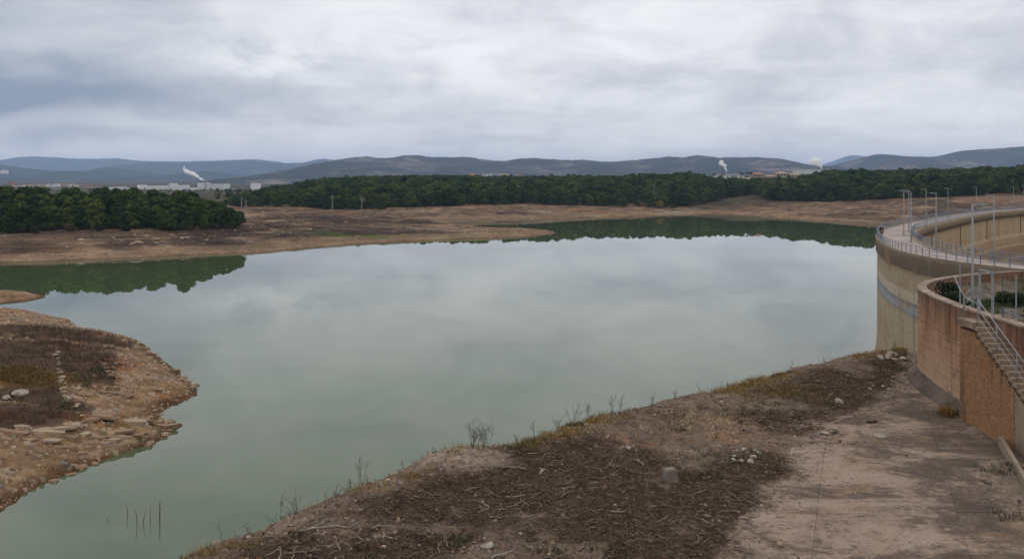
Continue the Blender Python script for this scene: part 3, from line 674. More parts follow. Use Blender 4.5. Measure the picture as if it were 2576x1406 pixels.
# lamp posts
pole_me = MB().tube([(0, 0, .02), (0, 0, 1.2), (0, 0, 5.0)], [.060, .054, .032], 10).mesh('pole', MATS['lamp_metal'], True)
plate_me = MB().box((0, 0, .03), (.42, .42, .06)).mesh('base_plate', MATS['lamp_metal'])
arm_me = MB().tube([(0, 0, 4.96), (-.18, 0, 5.0)], .025, 6).mesh('arm', MATS['lamp_metal'])
hm = MB().poly([(-.64, -.07), (-.58, -.12), (-.20, -.10), (-.14, -.05), (-.14, .05), (-.20, .10), (-.58, .12), (-.64, .07)], 4.985, 5.055); head_me = hm.mesh('lamp_head', MATS['lamp_metal'])
lens_me = MB().box((-.40, 0, 4.975), (.32, .15, .018)).mesh('lens', MATS['lamp_glass'])
def lamp(x, y, z, a, label, sc_=1.0):
    r_ = tag(empty('lamp_post', (x, y, z), a), label, 'lamp post', 'lamp posts on the dam'); r_.scale = (sc_,) * 3
    obj('pole', pole_me, r_); obj('base_plate', plate_me, r_); obj('arm', arm_me, r_); h = obj('lamp_head', head_me, r_); obj('lens', lens_me, h)
LS = [(64.0, 'lamp post on the near stretch of walkway by the small grey box'), (78.0, 'lamp post beside inner railing, between the gate lamp and the walkway bend'), (88.0, 'lamp post standing where the inner railing starts to bend, in front of two thinner ones'), (99.6, 'lamp post on inner edge at the bend, just beyond the walking person'), (108, 'thin lamp post directly behind the bend lamp, overlapping it'), (118.5, 'lamp post on the far stretch, first beyond the bend'), (142, 'lamp post on the far stretch, second beyond the bend'), (168, 'lamp post on the far stretch, third beyond the bend'), (187, 'lamp post on the far stretch, fourth beyond the bend'), (200, 'most distant lamp post on the dam, cut by the picture edge')]
for (lx_, ly_), (_, lab) in zip([(36.3, 66.8), (37.3, 78), (39.6, 88), (44, 99.6), (48.1, 107.5), (55.1, 118), (69.8, 142), (89.0, 170), (104.6, 185), (112.6, 195)], LS):
    lamp(lx_, ly_, ZD + .004, math.radians(6), lab)
lamp(22.85, 44.0, 13.0, math.pi + .1, 'tallest nearest lamp post beside the gate, its head pointing away from the water', 1.17)
# control box on the inner railing
x0, y0, a = on_dam(s_at(60.6), W - .2)
m = MB().box((0, 0, .62), (.22, .36, .5)); m.box((0, 0, .19), (.08, .08, .38)); o = m.build('control_box', MATS['galvanised'], None, (x0, y0, ZD + .1))
tag(o, 'small grey metal control box mounted at the walkway railing', 'box')

# ------------------------------------------------------------------ curved retaining wall and its yard
WP, _ = catmull([(22.3, 30), (21.9, 34), (21.55, 38), (21.42, 41.5), (21.85, 45), (22.4, 48), (22.95, 50.1), (24.2, 52.6), (26.4, 55.3), (29.4, 57.7), (32, 59.2), (34.9, 60.4)], .4)
WP = smooth_path(WP, 8); sW = arc(WP)
rw = tag(empty('retaining_wall'), 'curved rust-stained tan retaining wall around the fenced yard', 'wall')
zt = np.interp(WP[:, 1], [30, 36, 40, 60], [-.55, -.12, 0, 0])
sweep('wall', WP, [(0, 13.93), (-.02, 11.5), (-.06, 8.3), (.50, 8.3), (.42, 13.93)], 'render_wall', rw, closed=True, smooth=False, zoff=zt)
sweep('coping', WP, [(-.04, 13.92), (-.04, 14.0), (.45, 14.02), (.45, 13.92)], 'coping', rw, closed=True, zoff=zt)
k0 = np.searchsorted(WP[:, 1], 41.45)
sweep('footing', WP[k0:], [(-.02, 9.55), (-.16, 9.5), (-.62, 9.05), (-.72, 8.7), (0, 8.7)], 'footing', rw, closed=True)
# yard ground
ins = [tuple(p) for p in WP[8::3] + frame(WP)[1][8::3] * .3]
yv = ins + [(60, 58), (60, 30)]
gx, gy = np.meshgrid(np.linspace(21.6, 60, 90), np.linspace(30, 64, 80)); xf, yf = gx.ravel(), gy.ravel()
dW = sd_poly(xf, yf, WP + frame(WP)[1] * .28, False)
hz = 12.95 + .12 * fbm(xf * .5, yf * .5, 4, 90) + .05 * fbm(xf * 2, yf * 2, 3, 91) + .5 * np.exp(-np.maximum(dW - .3, 0) / 1.2) * (yf > 52)
keep = (dW > 0) & (xf < 60)
nxy = gx.shape; Fq = grid_faces(*nxy); Fq = Fq[keep[Fq].all(1)]
n3 = fbm(xf * 1.2, yf * 1.2, 4, 95, .6)
colY = np.array((.23, .185, .145))[None, :] * (1 + .4 * n3[:, None]); gm = sst(fbm(xf * .35, yf * .35, 3, 96) + .3 * n3, .0, .3)
colY = colY * (1 - .7 * gm[:, None]) + np.array((.06, .075, .03))[None, :] * .7 * gm[:, None]
yg = obj('yard_ground', raw('yard_ground', np.stack([xf, yf, hz], 1), Fq, MATS['bank_soil'], True, colY)); yg['kind'] = 'structure'
def hy(x, y): return 12.95 + .12 * float(fbm(np.array([x * .5]), np.array([y * .5]), 4, 90)[0])

# ------------------------------------------------------------------ stairs on the retaining wall
st = tag(empty('staircase'), 'worn stone stairs on a brick base going down the outside of the retaining wall', 'staircase')
A0 = np.array((20.86, 41.3)); A1 = np.array((20.30, 31.0)); At = (A1 - A0) / np.linalg.norm(A1 - A0); An = np.array((At[1], -At[0]))   # An points away from the wall (to the water)
if An[0] > 0: An = -An
Llen = float(np.linalg.norm(A1 - A0))
def stair_z(u): return 13.72 - max(0.0, (u - 1.55)) * .5
N = 15; rise = .172; run = .344; u0 = 1.55
core = MB(); nb = 44; top = []; bot = []
for i in range(nb + 1):
    u = Llen * i / nb; p = A0 + At * u; zt_ = min(13.4, 13.5 - max(0, u - u0) * .5) - .12
    core.v += [(p[0], p[1], 8.4), (p[0], p[1], max(zt_, 8.6)), (p[0] - An[0] * 1.15, p[1] - An[1] * 1.15, max(zt_, 8.6)), (p[0] - An[0] * 1.15, p[1] - An[1] * 1.15, 8.4)]
for i in range(nb):
    b = i * 4
    core.f += [(b, b + 1, b + 5, b + 4), (b + 1, b + 2, b + 6, b + 5), (b + 2, b + 3, b + 7, b + 6)]
core.f += [(0, 3, 2, 1), (nb * 4, nb * 4 + 1, nb * 4 + 2, nb * 4 + 3)]
core.build('masonry_core', MATS['mortar'], st)
ang = math.atan2(At[1], At[0])
m = MB(); c = A0 + At * .75 - An * .5; m.box((c[0], c[1], 13.55), (1.56, 1.22, .30), ang); m.build('landing', MATS['step_stone'], st)
for i in range(N):
    u = u0 + (i + .5) * run; c = A0 + At * u - An * (.52 + R.uniform(-.02, .02)); z = 13.70 - (i + 1) * rise
    m = MB(); m.box((0, 0, 0), (run + .05 + R.uniform(-.01, .02), 1.24, .17), 0, .985); o = m.build('step', MATS['step_stone'], st, (c[0], c[1], z - .085)); o.rotation_euler = (R.uniform(-.012, .012), R.uniform(-.015, .015), ang)
# bricks on the outer face
bricks = []
bw, bh = .255, .112
row = 0; z = 8.62
while z < 13.45:
    u = -(.5 * bw if row % 2 else 0) + .02
    while u < 5.1:
        uu = max(u, .0); w_ = min(u + bw, 5.05) - uu
        if w_ > .08 and z + bh < 13.40 - max(0, (uu + w_) - u0) * .5 - .12: bricks.append((uu + w_ / 2, z + bh / 2, w_))
        u += bw
    z += bh; row += 1
R.shuffle(bricks)
vis = sorted(bricks, key=lambda b: -b[0])          # those nearer the camera show larger
def brick_mesh(i):
    rr = random.Random(i); v = []
    for x in (-.5, .5):
        for y in (-.5, .5):
            for z in (-.5, .5): v.append((x * (1 - (.05 * rr.random() if y > 0 else 0)), y + (rr.uniform(-.15, .15) if y > 0 else 0), z * (1 - (.09 * rr.random() if y > 0 else 0))))
    return v, [(0, 1, 3, 2), (4, 6, 7, 5), (0, 4, 5, 1), (2, 3, 7, 6), (0, 2, 6, 4), (1, 5, 7, 3)]
bme = [raw('brick', np.array(v), f, MATS['brick']) for v, f in map(brick_mesh, range(5))]
def brick_at(b):
    u, z, w_ = b; pr = R.choice((.014, .018, .022, .026)) if R.random() > .07 else .004
    p = A0 + At * u + An * (pr / 2); return p, z, w_, pr
aB = math.atan2(An[1], An[0]) - math.pi / 2
for b in vis[:300]:
    p, z, w_, pr = brick_at(b); obj('brick', R.choice(bme), st, (p[0], p[1], z), aB, (w_ - .016, pr + .02, bh - .016))
V = []; Fb = []; Cb = []
for b in vis[300:]:
    p, z, w_, pr = brick_at(b); v, f = brick_mesh(R.randrange(5)); o0 = len(V); ca, sa = math.cos(aB), math.sin(aB); cc = R.random()
    for q in v:
        x = q[0] * (w_ - .016); y = q[1] * (pr + .02); V.append((p[0] + x * ca - y * sa, p[1] + x * sa + y * ca, z + q[2] * (bh - .016))); Cb.append((cc, cc, cc))
    Fb += [tuple(o0 + i for i in q) for q in f]
o = obj('brick_courses', raw('brick_courses', np.array(V), Fb, MATS['brick'], False, np.array(Cb)), st); o['kind'] = 'stuff'
m = MB(); pts = [A0 + At * 5.06 + An * .03, A1 + An * .03, A1 - An * .1, A0 + At * 5.06 - An * .1]
b = len(m.v)
for p_, zz in ((pts[0], 13.2 - 3.55 * .5), (pts[1], 8.6)): m.v += [(p_[0], p_[1], 8.4), (p_[0], p_[1], zz)]
for p_, zz in ((pts[3], 13.2 - 3.55 * .5), (pts[2], 8.6)): m.v += [(p_[0], p_[1], 8.4), (p_[0], p_[1], zz)]
m.f += [(0, 1, 3, 2), (0, 4, 5, 1), (1, 5, 7, 3), (4, 6, 7, 5)]
m.build('plaster_facing', MATS['plaster'], st)

# stair handrail
hr = tag(empty('stair_handrail'), 'galvanised three-bar handrail sloping down the outer edge of the stairs', 'handrail')
def sp(u, z): p = A0 + At * u - An * .06; return (p[0], p[1], z)
def treadz(u): return 13.70 - max(0, u - u0) * .5
for dz, rd in ((1.08, .022), (.68, .017), (.32, .017)):
    MB().tube([sp(1.62, treadz(1.62) + dz), sp(4.0, treadz(4.0) + dz), sp(9.5, treadz(9.5) + dz)], rd, 6).build('rail', MATS['galvanised'], hr, smooth=True)
for u in (1.62, 3.35, 5.05, 6.75, 8.45):
    MB().tube([sp(u, treadz(u) - .15), sp(u, treadz(u) + 1.08)], .026, 6).build('post', MATS['galvanised'], hr, smooth=True)
# landing rail, bent and broken
lr = tag(empty('landing_rail'), 'bent grey landing handrail with a slanting loose bar at stair top', 'handrail')
def bar(pts, rd=.022, nm='rail', mt='galvanised', par=None): return MB().tube(pts, rd, 6).build(nm, MATS[mt], par, smooth=True)
bar([sp(.28, 13.7), sp(.28, 14.75)], .026, 'post', par=lr)
bar([sp(.28, 14.72), sp(.95, 14.6), sp(1.6, 14.55)], par=lr); bar([sp(.28, 14.25), sp(.95, 14.15), sp(1.6, 14.1)], mt='rust_iron', par=lr)
bar([(21.5, 43.1, 15.42), (21.2, 42.0, 14.95), (20.92, 41.0, 14.72)], .022, 'loose_bar', par=lr)
bar([(21.75, 42.3, 15.35), (21.35, 41.9, 14.3), (21.2, 41.7, 13.95)], .022, 'loose_bar', 'rust_iron', par=lr)
for z in (14.9, 14.5, 14.15): bar([(20.95, 41.0, z - .12), (21.5, 41.6, z + .08)], .016, 'crossbar', par=lr)
# gate
gt = tag(empty('gate'), 'pale grey steel gate frame standing at top of stairs', 'gate')
def wl(y, off=.27): 
    x = np.interp(y, WP[:, 1], WP[:, 0]); return x + off
for y in (41.15, 40.05): MB().box((wl(y), y, 14.98), (.09, .09, 1.98)).build('gate_post', MATS['galvanised'], gt)
bar([(wl(41.15), 41.1, 15.93), (wl(40.05), 40.1, 15.93)], .034, 'top_bar', par=gt); bar([(wl(41.15), 41.1, 15.82), (wl(40.05), 40.1, 15.82)], .022, 'top_bar', par=gt)
bar([(wl(41.15), 41.1, 14.85), (wl(40.05), 40.1, 14.85)], .02, 'middle_bar', par=gt)
# fence
fe = tag(empty('fence'), 'thin wire fence on rusty posts along the top of the retaining wall', 'fence')
for y in (43.3, 38.35, 36.2, 34.0, 32.0): MB().tube([(wl(y), y, 13.9), (wl(y), y, 15.93)], .035, 6).build('post', MATS['galvanised' if y > 38 else 'rust_iron'], fe)
for y in (39.3, 37.3, 35.1): MB().tube([(wl(y), y, 13.9), (wl(y), y, 15.8)], .012, 5).build('picket', MATS['dark_wire'], fe)
for z, rd in ((15.8, .014), (15.2, .006), (14.6, .006)): MB().tube([(wl(y), y, z) for y in (40.0, 38.35, 36.2, 34.0, 32.0)], rd, 5).build('wire', MATS['dark_wire'], fe)
# yard handrail
yh = tag(empty('yard_handrail'), 'light blue-grey pipe handrail inside the fenced yard', 'handrail')
ya, yb, yc = np.array((23.6, 42.6)), np.array((22.55, 38.7)), np.array((27.5, 39.4))
for z in (.95, .60, .25): bar([(ya[0], ya[1], 13 + z - .1), (yb[0], yb[1], 13 + z), (yc[0], yc[1], 13 + z + .15)], .024, 'rail', 'rail_paint', yh)
for p_ in (ya, yb, (yb + yc) / 2, yc): MB().box((p_[0], p_[1], 13.45), (.07, .07, 1.05)).build('post', MATS['rail_paint'], yh)

# ------------------------------------------------------------------ trees
def leaf_cloud(lobes, per, size, rg, up=.35):
    V = []; 
    for (cx, cy, cz, rx, rz) in lobes:
        d = rg.normal(size=(per, 3)); d[:, 2] += up; d /= np.linalg.norm(d, axis=1)[:, None]
        rr = rg.uniform(.62, 1.08, per)[:, None]
        p = d * rr * np.array([rx, rx, rz]) + np.array([cx, cy, cz])
        n = d + rg.normal(scale=.45, size=(per, 3)); n /= np.linalg.norm(n, axis=1)[:, None]
        a = np.cross(n, rg.normal(size=(per, 3))); a /= np.linalg.norm(a, axis=1)[:, None] + 1e-9; b = np.cross(n, a)
        s = (size * rg.uniform(.6, 1.4, per))[:, None]
        V.append(np.stack([p - a * s - b * s * .6, p + a * s - b * s * .5, p + a * s * .7 + b * s * .8, p - a * s * .8 + b * s * .6], 1))
    V = np.concatenate(V).reshape(-1, 3); return V, np.arange(len(V)).reshape(-1, 4)
def pine_lobes(rg, n, low=.16):
    L = []
    for i in range(n):
        t = (i + rg.uniform(.1, .9)) / n; z = low + (.93 - low) * t
        w = .30 * (max(0.0, math.sin(math.pi * (.22 + .66 * t))) ** .6) * (1.0 - .08 * t); a = rg.uniform(0, 6.28); q = w * rg.uniform(.25, 1.0)
        r_ = rg.uniform(.11, .17) * (1.1 - .35 * t); L.append((q * math.cos(a), q * math.sin(a), z, r_ * 1.15, r_ * .85))
    L.append((0, 0, .88, .12, .11)); return L
def trunk_mesh(rg, mat, h=1.0, limbs=5):
    m = MB(); bx, by = rg.uniform(-.04, .04, 2)
    m.tube([(0, 0, -.06), (bx * .4, by * .4, .3 * h), (bx, by, .6 * h), (bx * 1.3, by * 1.3, .86 * h)], [.026, .02, .014, .005], 6)
    for i in range(limbs):
        z = rg.uniform(.25, .7) * h; a = rg.uniform(0, 6.28); l = rg.uniform(.14, .26)
        m.tube([(bx * z, by * z, z), (bx * z + l * .6 * math.cos(a), by * z + l * .6 * math.sin(a), z + .06), (bx * z + l * math.cos(a), by * z + l * math.sin(a), z + .14)], [.010, .007, .003], 4)
    return m
NV = 7; PV = []
for i in range(NV):
    rg = np.random.default_rng(100 + i); L = pine_lobes(rg, 17 + i % 4); v, f = leaf_cloud(L, 85, .030, rg)
    PV.append((raw('crown', v, f, MATS['pine_needles']), trunk_mesh(rg, None).mesh('trunk', MATS['trunk'])))
SV = []
for i in range(3):
    rg = np.random.default_rng(200 + i); L = [(rg.uniform(-.28, .28), rg.uniform(-.28, .28), rg.uniform(.2, .72), rg.uniform(.2, .3), rg.uniform(.18, .26)) for _ in range(11)]
    v, f = leaf_cloud(L, 70, .045, rg); mt = MB()
    for k in range(5): a = k * 1.3; mt.tube([(0, 0, -.05), (.12 * math.cos(a), .12 * math.sin(a), .25), (.22 * math.cos(a), .22 * math.sin(a), .55)], [.03, .02, .008], 4)
    SV.append((v, f, mt.mesh('stems', MATS['trunk'])))
SVM = {k: [raw('crown', v, f, MATS[k]) for v, f, _ in SV] for k in ('shrub_leaves', 'yellow_leaves', 'bush_leaves')}
def tree(name, x, y, z, h, label, cat, group, var=None, w=1.0):
    c, t = PV[R.randrange(NV) if var is None else var]
    r_ = tag(empty(name, (x, y, z), R.uniform(0, 6.28)), label, cat, group); r_.scale = (h * w, h * w, h)
    obj('crown', c, r_); obj('trunk', t, r_)
def shrub(x, y, z, s, mat, label, group=None, w=1.0):
    i = R.randrange(3); r_ = tag(empty('shrub', (x, y, z), R.uniform(0, 6.28)), label, 'shrub', group); r_.scale = (s * w, s * w, s)
    obj('crown', SVM[mat][i], r_); obj('stems', SV[i][2], r_)

# wood on the left shore
cand = []
for px in np.arange(-50, 612, 18):
    f0 = float(np.interp(px, [-70, 0, 180, 330, 470, 560, 612], [268, 271, 275, 279, 289, 297, 301]))
    back = float(np.interp(px, [-70, 400, 520, 612], [74, 64, 44, 16]))
    d = f0
    while d < f0 + back:
        q = px + R.uniform(-7, 7); dd = d + R.uniform(-1.5, 1.5); cand.append((q, dd, d == f0)); d += R.uniform(6.0, 8.5)
cand.sort(key=lambda c: c[1]); cx0 = np.array([(c[0] - CX) / F * c[1] for c in cand]); cy0 = np.array([c[1] for c in cand]); cz0 = h_shore(cx0, cy0)
nl = 0; fp = []; fs = []
for (q, dd, fr), x, z in zip(cand, cx0, cz0):
    hgt = R.choice((R.uniform(5.5, 7.5), R.uniform(8, 10.5), R.uniform(9.5, 12.5))) * (.72 if fr else 1.0) * float(np.interp(q, [430, 612], [1, .84]))
    hgt = min(hgt, (CAMZ - (float(np.interp(q, [-50, 0, 25, 45, 85, 110, 130, 170, 200, 290, 400, 460, 520, 570, 605], [454, 462, 472, 481, 472, 479, 487, 478, 483, 478, 481, 486, 497, 510, 527])) - HY) / F * dd - z) * (R.uniform(.66, 1.0) if R.random() > .1 else 1.15))
    if hgt < 1.8: continue
    if nl < 190 and q > -20: tree('pine_tree', x, dd, z - .15, hgt, 'dark green pine in the dense wood on the near peninsula shore', 'tree', 'pines of the wood on the peninsula', None, R.uniform(1.0, 1.25)); nl += 1
    else: fp.append((x, dd, z - .15)); fs.append(hgt)
for px, s, mat, lab in ((175, 2.7, 'shrub_leaves', 'round rusty brown shrub at foot of the peninsula wood'), (318, 2.2, 'bush_leaves', 'low dark shrub at foot of the peninsula wood'), (450, 2.6, 'bush_leaves', 'low dark shrub at foot of the peninsula wood'), (470, 2.9, 'shrub_leaves', 'olive shrub at foot of the peninsula wood near its point'), (90, 2.2, 'bush_leaves', 'low dark shrub at foot of the peninsula wood'), (250, 2.0, 'bush_leaves', 'low dark shrub at foot of the peninsula wood'), (20, 2.0, 'bush_leaves', 'low dark shrub at foot of the peninsula wood')):
    dd = float(np.interp(px, [0, 180, 330, 470, 612], [267, 271, 275, 285, 297])); x = (px - CX) / F * dd
    shrub(x, dd, hs(x, dd) - .1, s, mat, lab, 'shrubs below the peninsula wood' if lab.startswith('low') else None, 1.3)

# forest across the lake
FE = ([600, 640, 800, 1000, 1150, 1300, 1500, 1620, 1700, 1760, 1830, 1900, 1930, 2000, 2150, 2300, 2450, 2576, 2700], [560, 522, 515, 512, 535, 553, 575, 588, 592, 620, 655, 690, 625, 606, 566, 546, 536, 526, 515])
pts = []
for px in np.arange(585, 2680, 9.6):
    d = float(np.interp(px, *FE)); k = 0
    while d < 930:
        q = px + R.uniform(-4, 4); dd = d + R.uniform(-3, 3); x = (q - CX) / F * dd
        dens = 1.0
        if q < 760: dens = .55 if dd < 800 else .35
        if q < 640: dens *= .6
        if 1780 < q < 2010 and dd > 775: dens = .35
        if 1200 < q < 1420 and dd > 860: dens = .6
        if 1560 < q < 1700 and k < 3: dens = .45
        for hx, hd, hr_ in ((830, 700, 9), (952, 690, 13)):
            if abs(x - (hx - CX) / F * hd) < hr_ and -34 < dd - hd < 8: dens = 0
        if R.random() < dens: pts.append((x, dd, q, k))
        d += R.uniform(8, 14) * (1 + k * .04); k += 1
hz_ = h_shore(np.array([p[0] for p in pts]), np.array([p[1] for p in pts])); zz = hz_
order = sorted(range(len(pts)), key=lambda i: pts[i][1] + 14 * pts[i][3])
front = set([i for i in order if 0 < pts[i][2] < 2576][:max(0, 298 - nl)])
for i, (x, d, q, k) in enumerate(pts):
    h = R.choice((R.uniform(6, 8), R.uniform(8, 10.5), R.uniform(9.5, 12.5))) * (.8 if k == 0 else 1) * (1.12 if q > 1950 else 1) * (1.0 if q > 760 else .8)
    h = min(h, (CAMZ - (float(np.interp(q, [600, 620, 660, 700, 760, 800, 900, 1000, 1100, 1250, 1400, 1580, 1605, 1640, 1680, 1700, 1740, 1765, 1785, 1890, 2000, 2020, 2060, 2085, 2130, 2160, 2200, 2300, 2400, 2576], [492, 482, 470, 461, 452, 448, 442, 440, 438, 442, 441, 441, 436, 433, 440, 430, 427, 438, 444, 447, 446, 439, 432, 423, 428, 425, 428, 424, 424, 417])) - HY) / F * d - zz[i]) * (R.uniform(.78, 1.0) if R.random() > .05 else 1.13))
    if h < 2: continue
    if i in front: tree('pine_tree', x, d, zz[i] - .2, h, 'dark green pine along the front edge of the forest across the lake', 'tree', 'front pines of the forest across the lake', None, R.uniform(1.02, 1.3))
    else: fp.append((x, d, zz[i] - .2)); fs.append(h)
# scattered trees on the plain by the works
pt_ = [(R.uniform(540, 800), R.uniform(600, 1250)) for _ in range(170)] + [(R.uniform(100, 600), R.uniform(1150, 1380)) for _ in range(70)]
xs_ = np.array([(p - CX) / F * d for p, d in pt_]); ys_ = np.array([d for _, d in pt_]); zs_ = h_shore(xs_, ys_)
for x, y, z in zip(xs_, ys_, zs_): fp.append((x, y, z - .2)); fs.append(R.uniform(2.6, 5.0))
src = bpy.data.collections.new('forest_source')
for i in range(4):
    v, f = leaf_cloud(pine_lobes(np.random.default_rng(300 + i), 15), 48, .042, np.random.default_rng(400 + i))
    o = bpy.data.objects.new('forest_tree', raw('forest_tree', v, f, MATS['far_needles'])); src.objects.link(o)
pm_ = bpy.data.meshes.new('forest'); pm_.from_pydata(fp, [], [])
a = pm_.attributes.new('sc', 'FLOAT', 'POINT'); a.data.foreach_set('value', np.array(fs, np.float32))
fo = tag(obj('forest', pm_), 'dense dark green pine forest covering the slope across the lake', 'forest', None, 'stuff')
ng = bpy.data.node_groups.new('forest_scatter', 'GeometryNodeTree')
ng.interface.new_socket('Geometry', in_out='INPUT', socket_type='NodeSocketGeometry'); ng.interface.new_socket('Geometry', in_out='OUTPUT', socket_type='NodeSocketGeometry')
gi = ng.nodes.new('NodeGroupInput'); go = ng.nodes.new('NodeGroupOutput'); ip = ng.nodes.new('GeometryNodeInstanceOnPoints'); ci = ng.nodes.new('GeometryNodeCollectionInfo')
ci.inputs[0].default_value = src; ci.inputs['Separate Children'].default_value = True; ci.inputs['Reset Children'].default_value = True
ri = ng.nodes.new('FunctionNodeRandomValue'); ri.data_type = 'INT'; ri.inputs[4].default_value = 0; ri.inputs[5].default_value = 3
rr = ng.nodes.new('FunctionNodeRandomValue'); rr.data_type = 'FLOAT_VECTOR'; rr.inputs[0].default_value = (0, 0, 0); rr.inputs[1].default_value = (0, 0, 6.283)
na = ng.nodes.new('GeometryNodeInputNamedAttribute'); na.data_type = 'FLOAT'; na.inputs[0].default_value = 'sc'
cx_ = ng.nodes.new('ShaderNodeCombineXYZ'); mu = ng.nodes.new('ShaderNodeMath'); mu.operation = 'MULTIPLY'; mu.inputs[1].default_value = 1.2
L_ = ng.links.new
L_(na.outputs[0], mu.inputs[0]); L_(mu.outputs[0], cx_.inputs[0]); L_(mu.outputs[0], cx_.inputs[1]); L_(na.outputs[0], cx_.inputs[2])
L_(gi.outputs[0], ip.inputs['Points']); L_(ci.outputs[0], ip.inputs['Instance']); ip.inputs['Pick Instance'].default_value = True
L_(ri.outputs[2], ip.inputs['Instance Index']); L_(rr.outputs[0], ip.inputs['Rotation']); L_(cx_.outputs[0], ip.inputs['Scale']); L_(ip.outputs[0], go.inputs[0])
fo.modifiers.new('scatter', 'NODES').node_group = ng
x, y = Pt(1662, 0, 583)[:2]; shrub(x, y, hs(x, y) - .1, 5.2, 'yellow_leaves', 'yellow autumn shrub on the bank below the forest edge', None, 1.15)
for i in range(26):
    px = R.choice((R.uniform(1560, 1700), R.uniform(650, 1500), R.uniform(1760, 1880), R.uniform(2000, 2576))); d = float(np.interp(px, *FE)) - R.uniform(3, 9); x = (px - CX) / F * d
    shrub(x, d, hs(x, d) - .1, R.uniform(1.6, 3.0), 'bush_leaves' if i % 2 else 'shrub_leaves', 'low scrub bush on the bank just below the forest across the lake', 'scrub bushes below the far forest', 1.3)
# bare pale tree
def bare_tree(rg, lim, rad0, depth, m, p, d, l):
    q = p + d * l; m.tube([p, (p + q) / 2 + Vector((rg.uniform(-.02, .02), rg.uniform(-.02, .02), 0)), q], [rad0, rad0 * .8, rad0 * .6], 4, False)
    if depth:
        for _ in range(3 if depth > 1 else 2):
            e = (d + Vector((rg.uniform(-.7, .7), rg.uniform(-.7, .7), rg.uniform(-.1, .5)))).normalized(); bare_tree(rg, lim, rad0 * .62, depth - 1, m, q, e, l * rg.uniform(.62, .85))
m = MB(); bare_tree(np.random.default_rng(5), 0, .28, 4, m, Vector((0, 0, -.3)), Vector((0, 0, 1)), 2.6)
x, y = Pt(910, 0, 500)[:2]; o = m.build('bare_tree', MATS['pale_trunk'], None, (x, y, hs(x, y))); tag(o, 'bare pale leafless tree in front of the forest', 'tree')
# palms by the houses
pmh = MB().tube([(0, 0, -.3), (.1, 0, 2.5), (.05, 0, 5.6)], [.30, .24, .20], 7).mesh('trunk', MATS['trunk'], True)
fr = MB()
for k in range(22):
    a = k * 2.4; el = -.3 + 1.3 * ((k * .37) % 1); pr_ = []
    for t in np.linspace(0, 1, 5): r2 = 2.4 * t; pr_.append((r2 * math.cos(a) * math.cos(el * .6), r2 * math.sin(a) * math.cos(el * .6), 5.5 + 1.7 * math.sin(el) * t * 1.3 - 1.5 * t * t))
    for i in range(4):
        p0, p1 = Vector(pr_[i]), Vector(pr_[i + 1]); s_ = Vector((-math.sin(a), math.cos(a), 0)) * (.28 * (1 - .2 * i)); dn = Vector((0, 0, -.16))
        fr.faces([p0 - s_ + dn, p0, p1, p1 - s_ * .8 + dn], [(0, 1, 2, 3)]); fr.faces([p0, p0 + s_ + dn, p1 + s_ * .8 + dn, p1], [(0, 1, 2, 3)])
frm = fr.mesh('fronds', MATS['palm_leaves'])
for i, (px, py, s_) in enumerate(((1796, 436, .9), (1818, 436, 1.0), (1845, 441, .8), (1866, 433, 1.05), (1880, 431, 1.1), (1890, 432, 1.0), (1901, 436, .95), (1915, 438, .8))):
    d = 800; top = CAMZ - (py - HY) / F * d; x = (px - CX) / F * d
    r_ = tag(empty('palm_tree', (x, d, top - 6.2 * s_), i * 1.1), 'tall palm among the villas above the forest', 'palm tree', 'palms by the villas'); r_.scale = (s_,) * 3; obj('trunk', pmh, r_); obj('fronds', frm, r_)

# ------------------------------------------------------------------ buildings
def gable(m, w, dpt, z, rise_, ov=.3):
    w2, d2 = w / 2 + ov, dpt / 2 + ov
    m.faces([(-w2, -d2, z), (w2, -d2, z), (w2, d2, z), (-w2, d2, z), (-w2, 0, z + rise_), (w2, 0, z + rise_)], [(0, 1, 5, 4), (2, 3, 4, 5), (0, 4, 3), (1, 2, 5), (0, 3, 2, 1)])
def hipped(m, w, dpt, z, rise_, ov=.45):
    w2, d2 = w / 2 + ov, dpt / 2 + ov; k = max(.2, w2 - d2)
    m.faces([(-w2, -d2, z), (w2, -d2, z), (w2, d2, z), (-w2, d2, z), (-k, 0, z + rise_), (k, 0, z + rise_)], [(0, 1, 5, 4), (2, 3, 4, 5), (0, 4, 3), (1, 2, 5), (0, 3, 2, 1)])
def building(name, label, cat, px0, px1, py_top, d, dpt, wall, roof=None, rise_=0.0, hip=False, zb=None, wins=0, group=None, rz=0.0, wrow=1):
    w = (px1 - px0) / F * d; x = ((px0 + px1) / 2 - CX) / F * d; zt_ = CAMZ - (py_top - HY) / F * d; y = d + dpt / 2
    if zb is None: zb = hs(x, d) - 1.0 if d < 1350 else 4.0
    h = zt_ - zb - rise_
    r_ = tag(empty(name, (x, y, zb), rz), label, cat, group)
    MB().box((0, 0, h / 2), (w, dpt, h)).build('wall', MATS[wall], r_)
    m = MB()
    if rise_ and hip: hipped(m, w, dpt, h, rise_)
    elif rise_: gable(m, w, dpt, h, rise_)
    else: m.box((0, 0, h + .15), (w + .3, dpt + .3, .3))
    m.build('roof', MATS[roof or 'grey_roof'], r_)
    for j in range(wrow):
        for i in range(wins):
            xx = -w / 2 + w * (i + .5) / wins; MB().box((0, 0, 0), (min(1.3, w / wins * .5), .2, min(1.3, h * .25))).build('window', MATS['dark_glass'], r_, (xx, -dpt / 2 - .05, h - 1.5 - 2.8 * j))
    return r_, w, h, zb
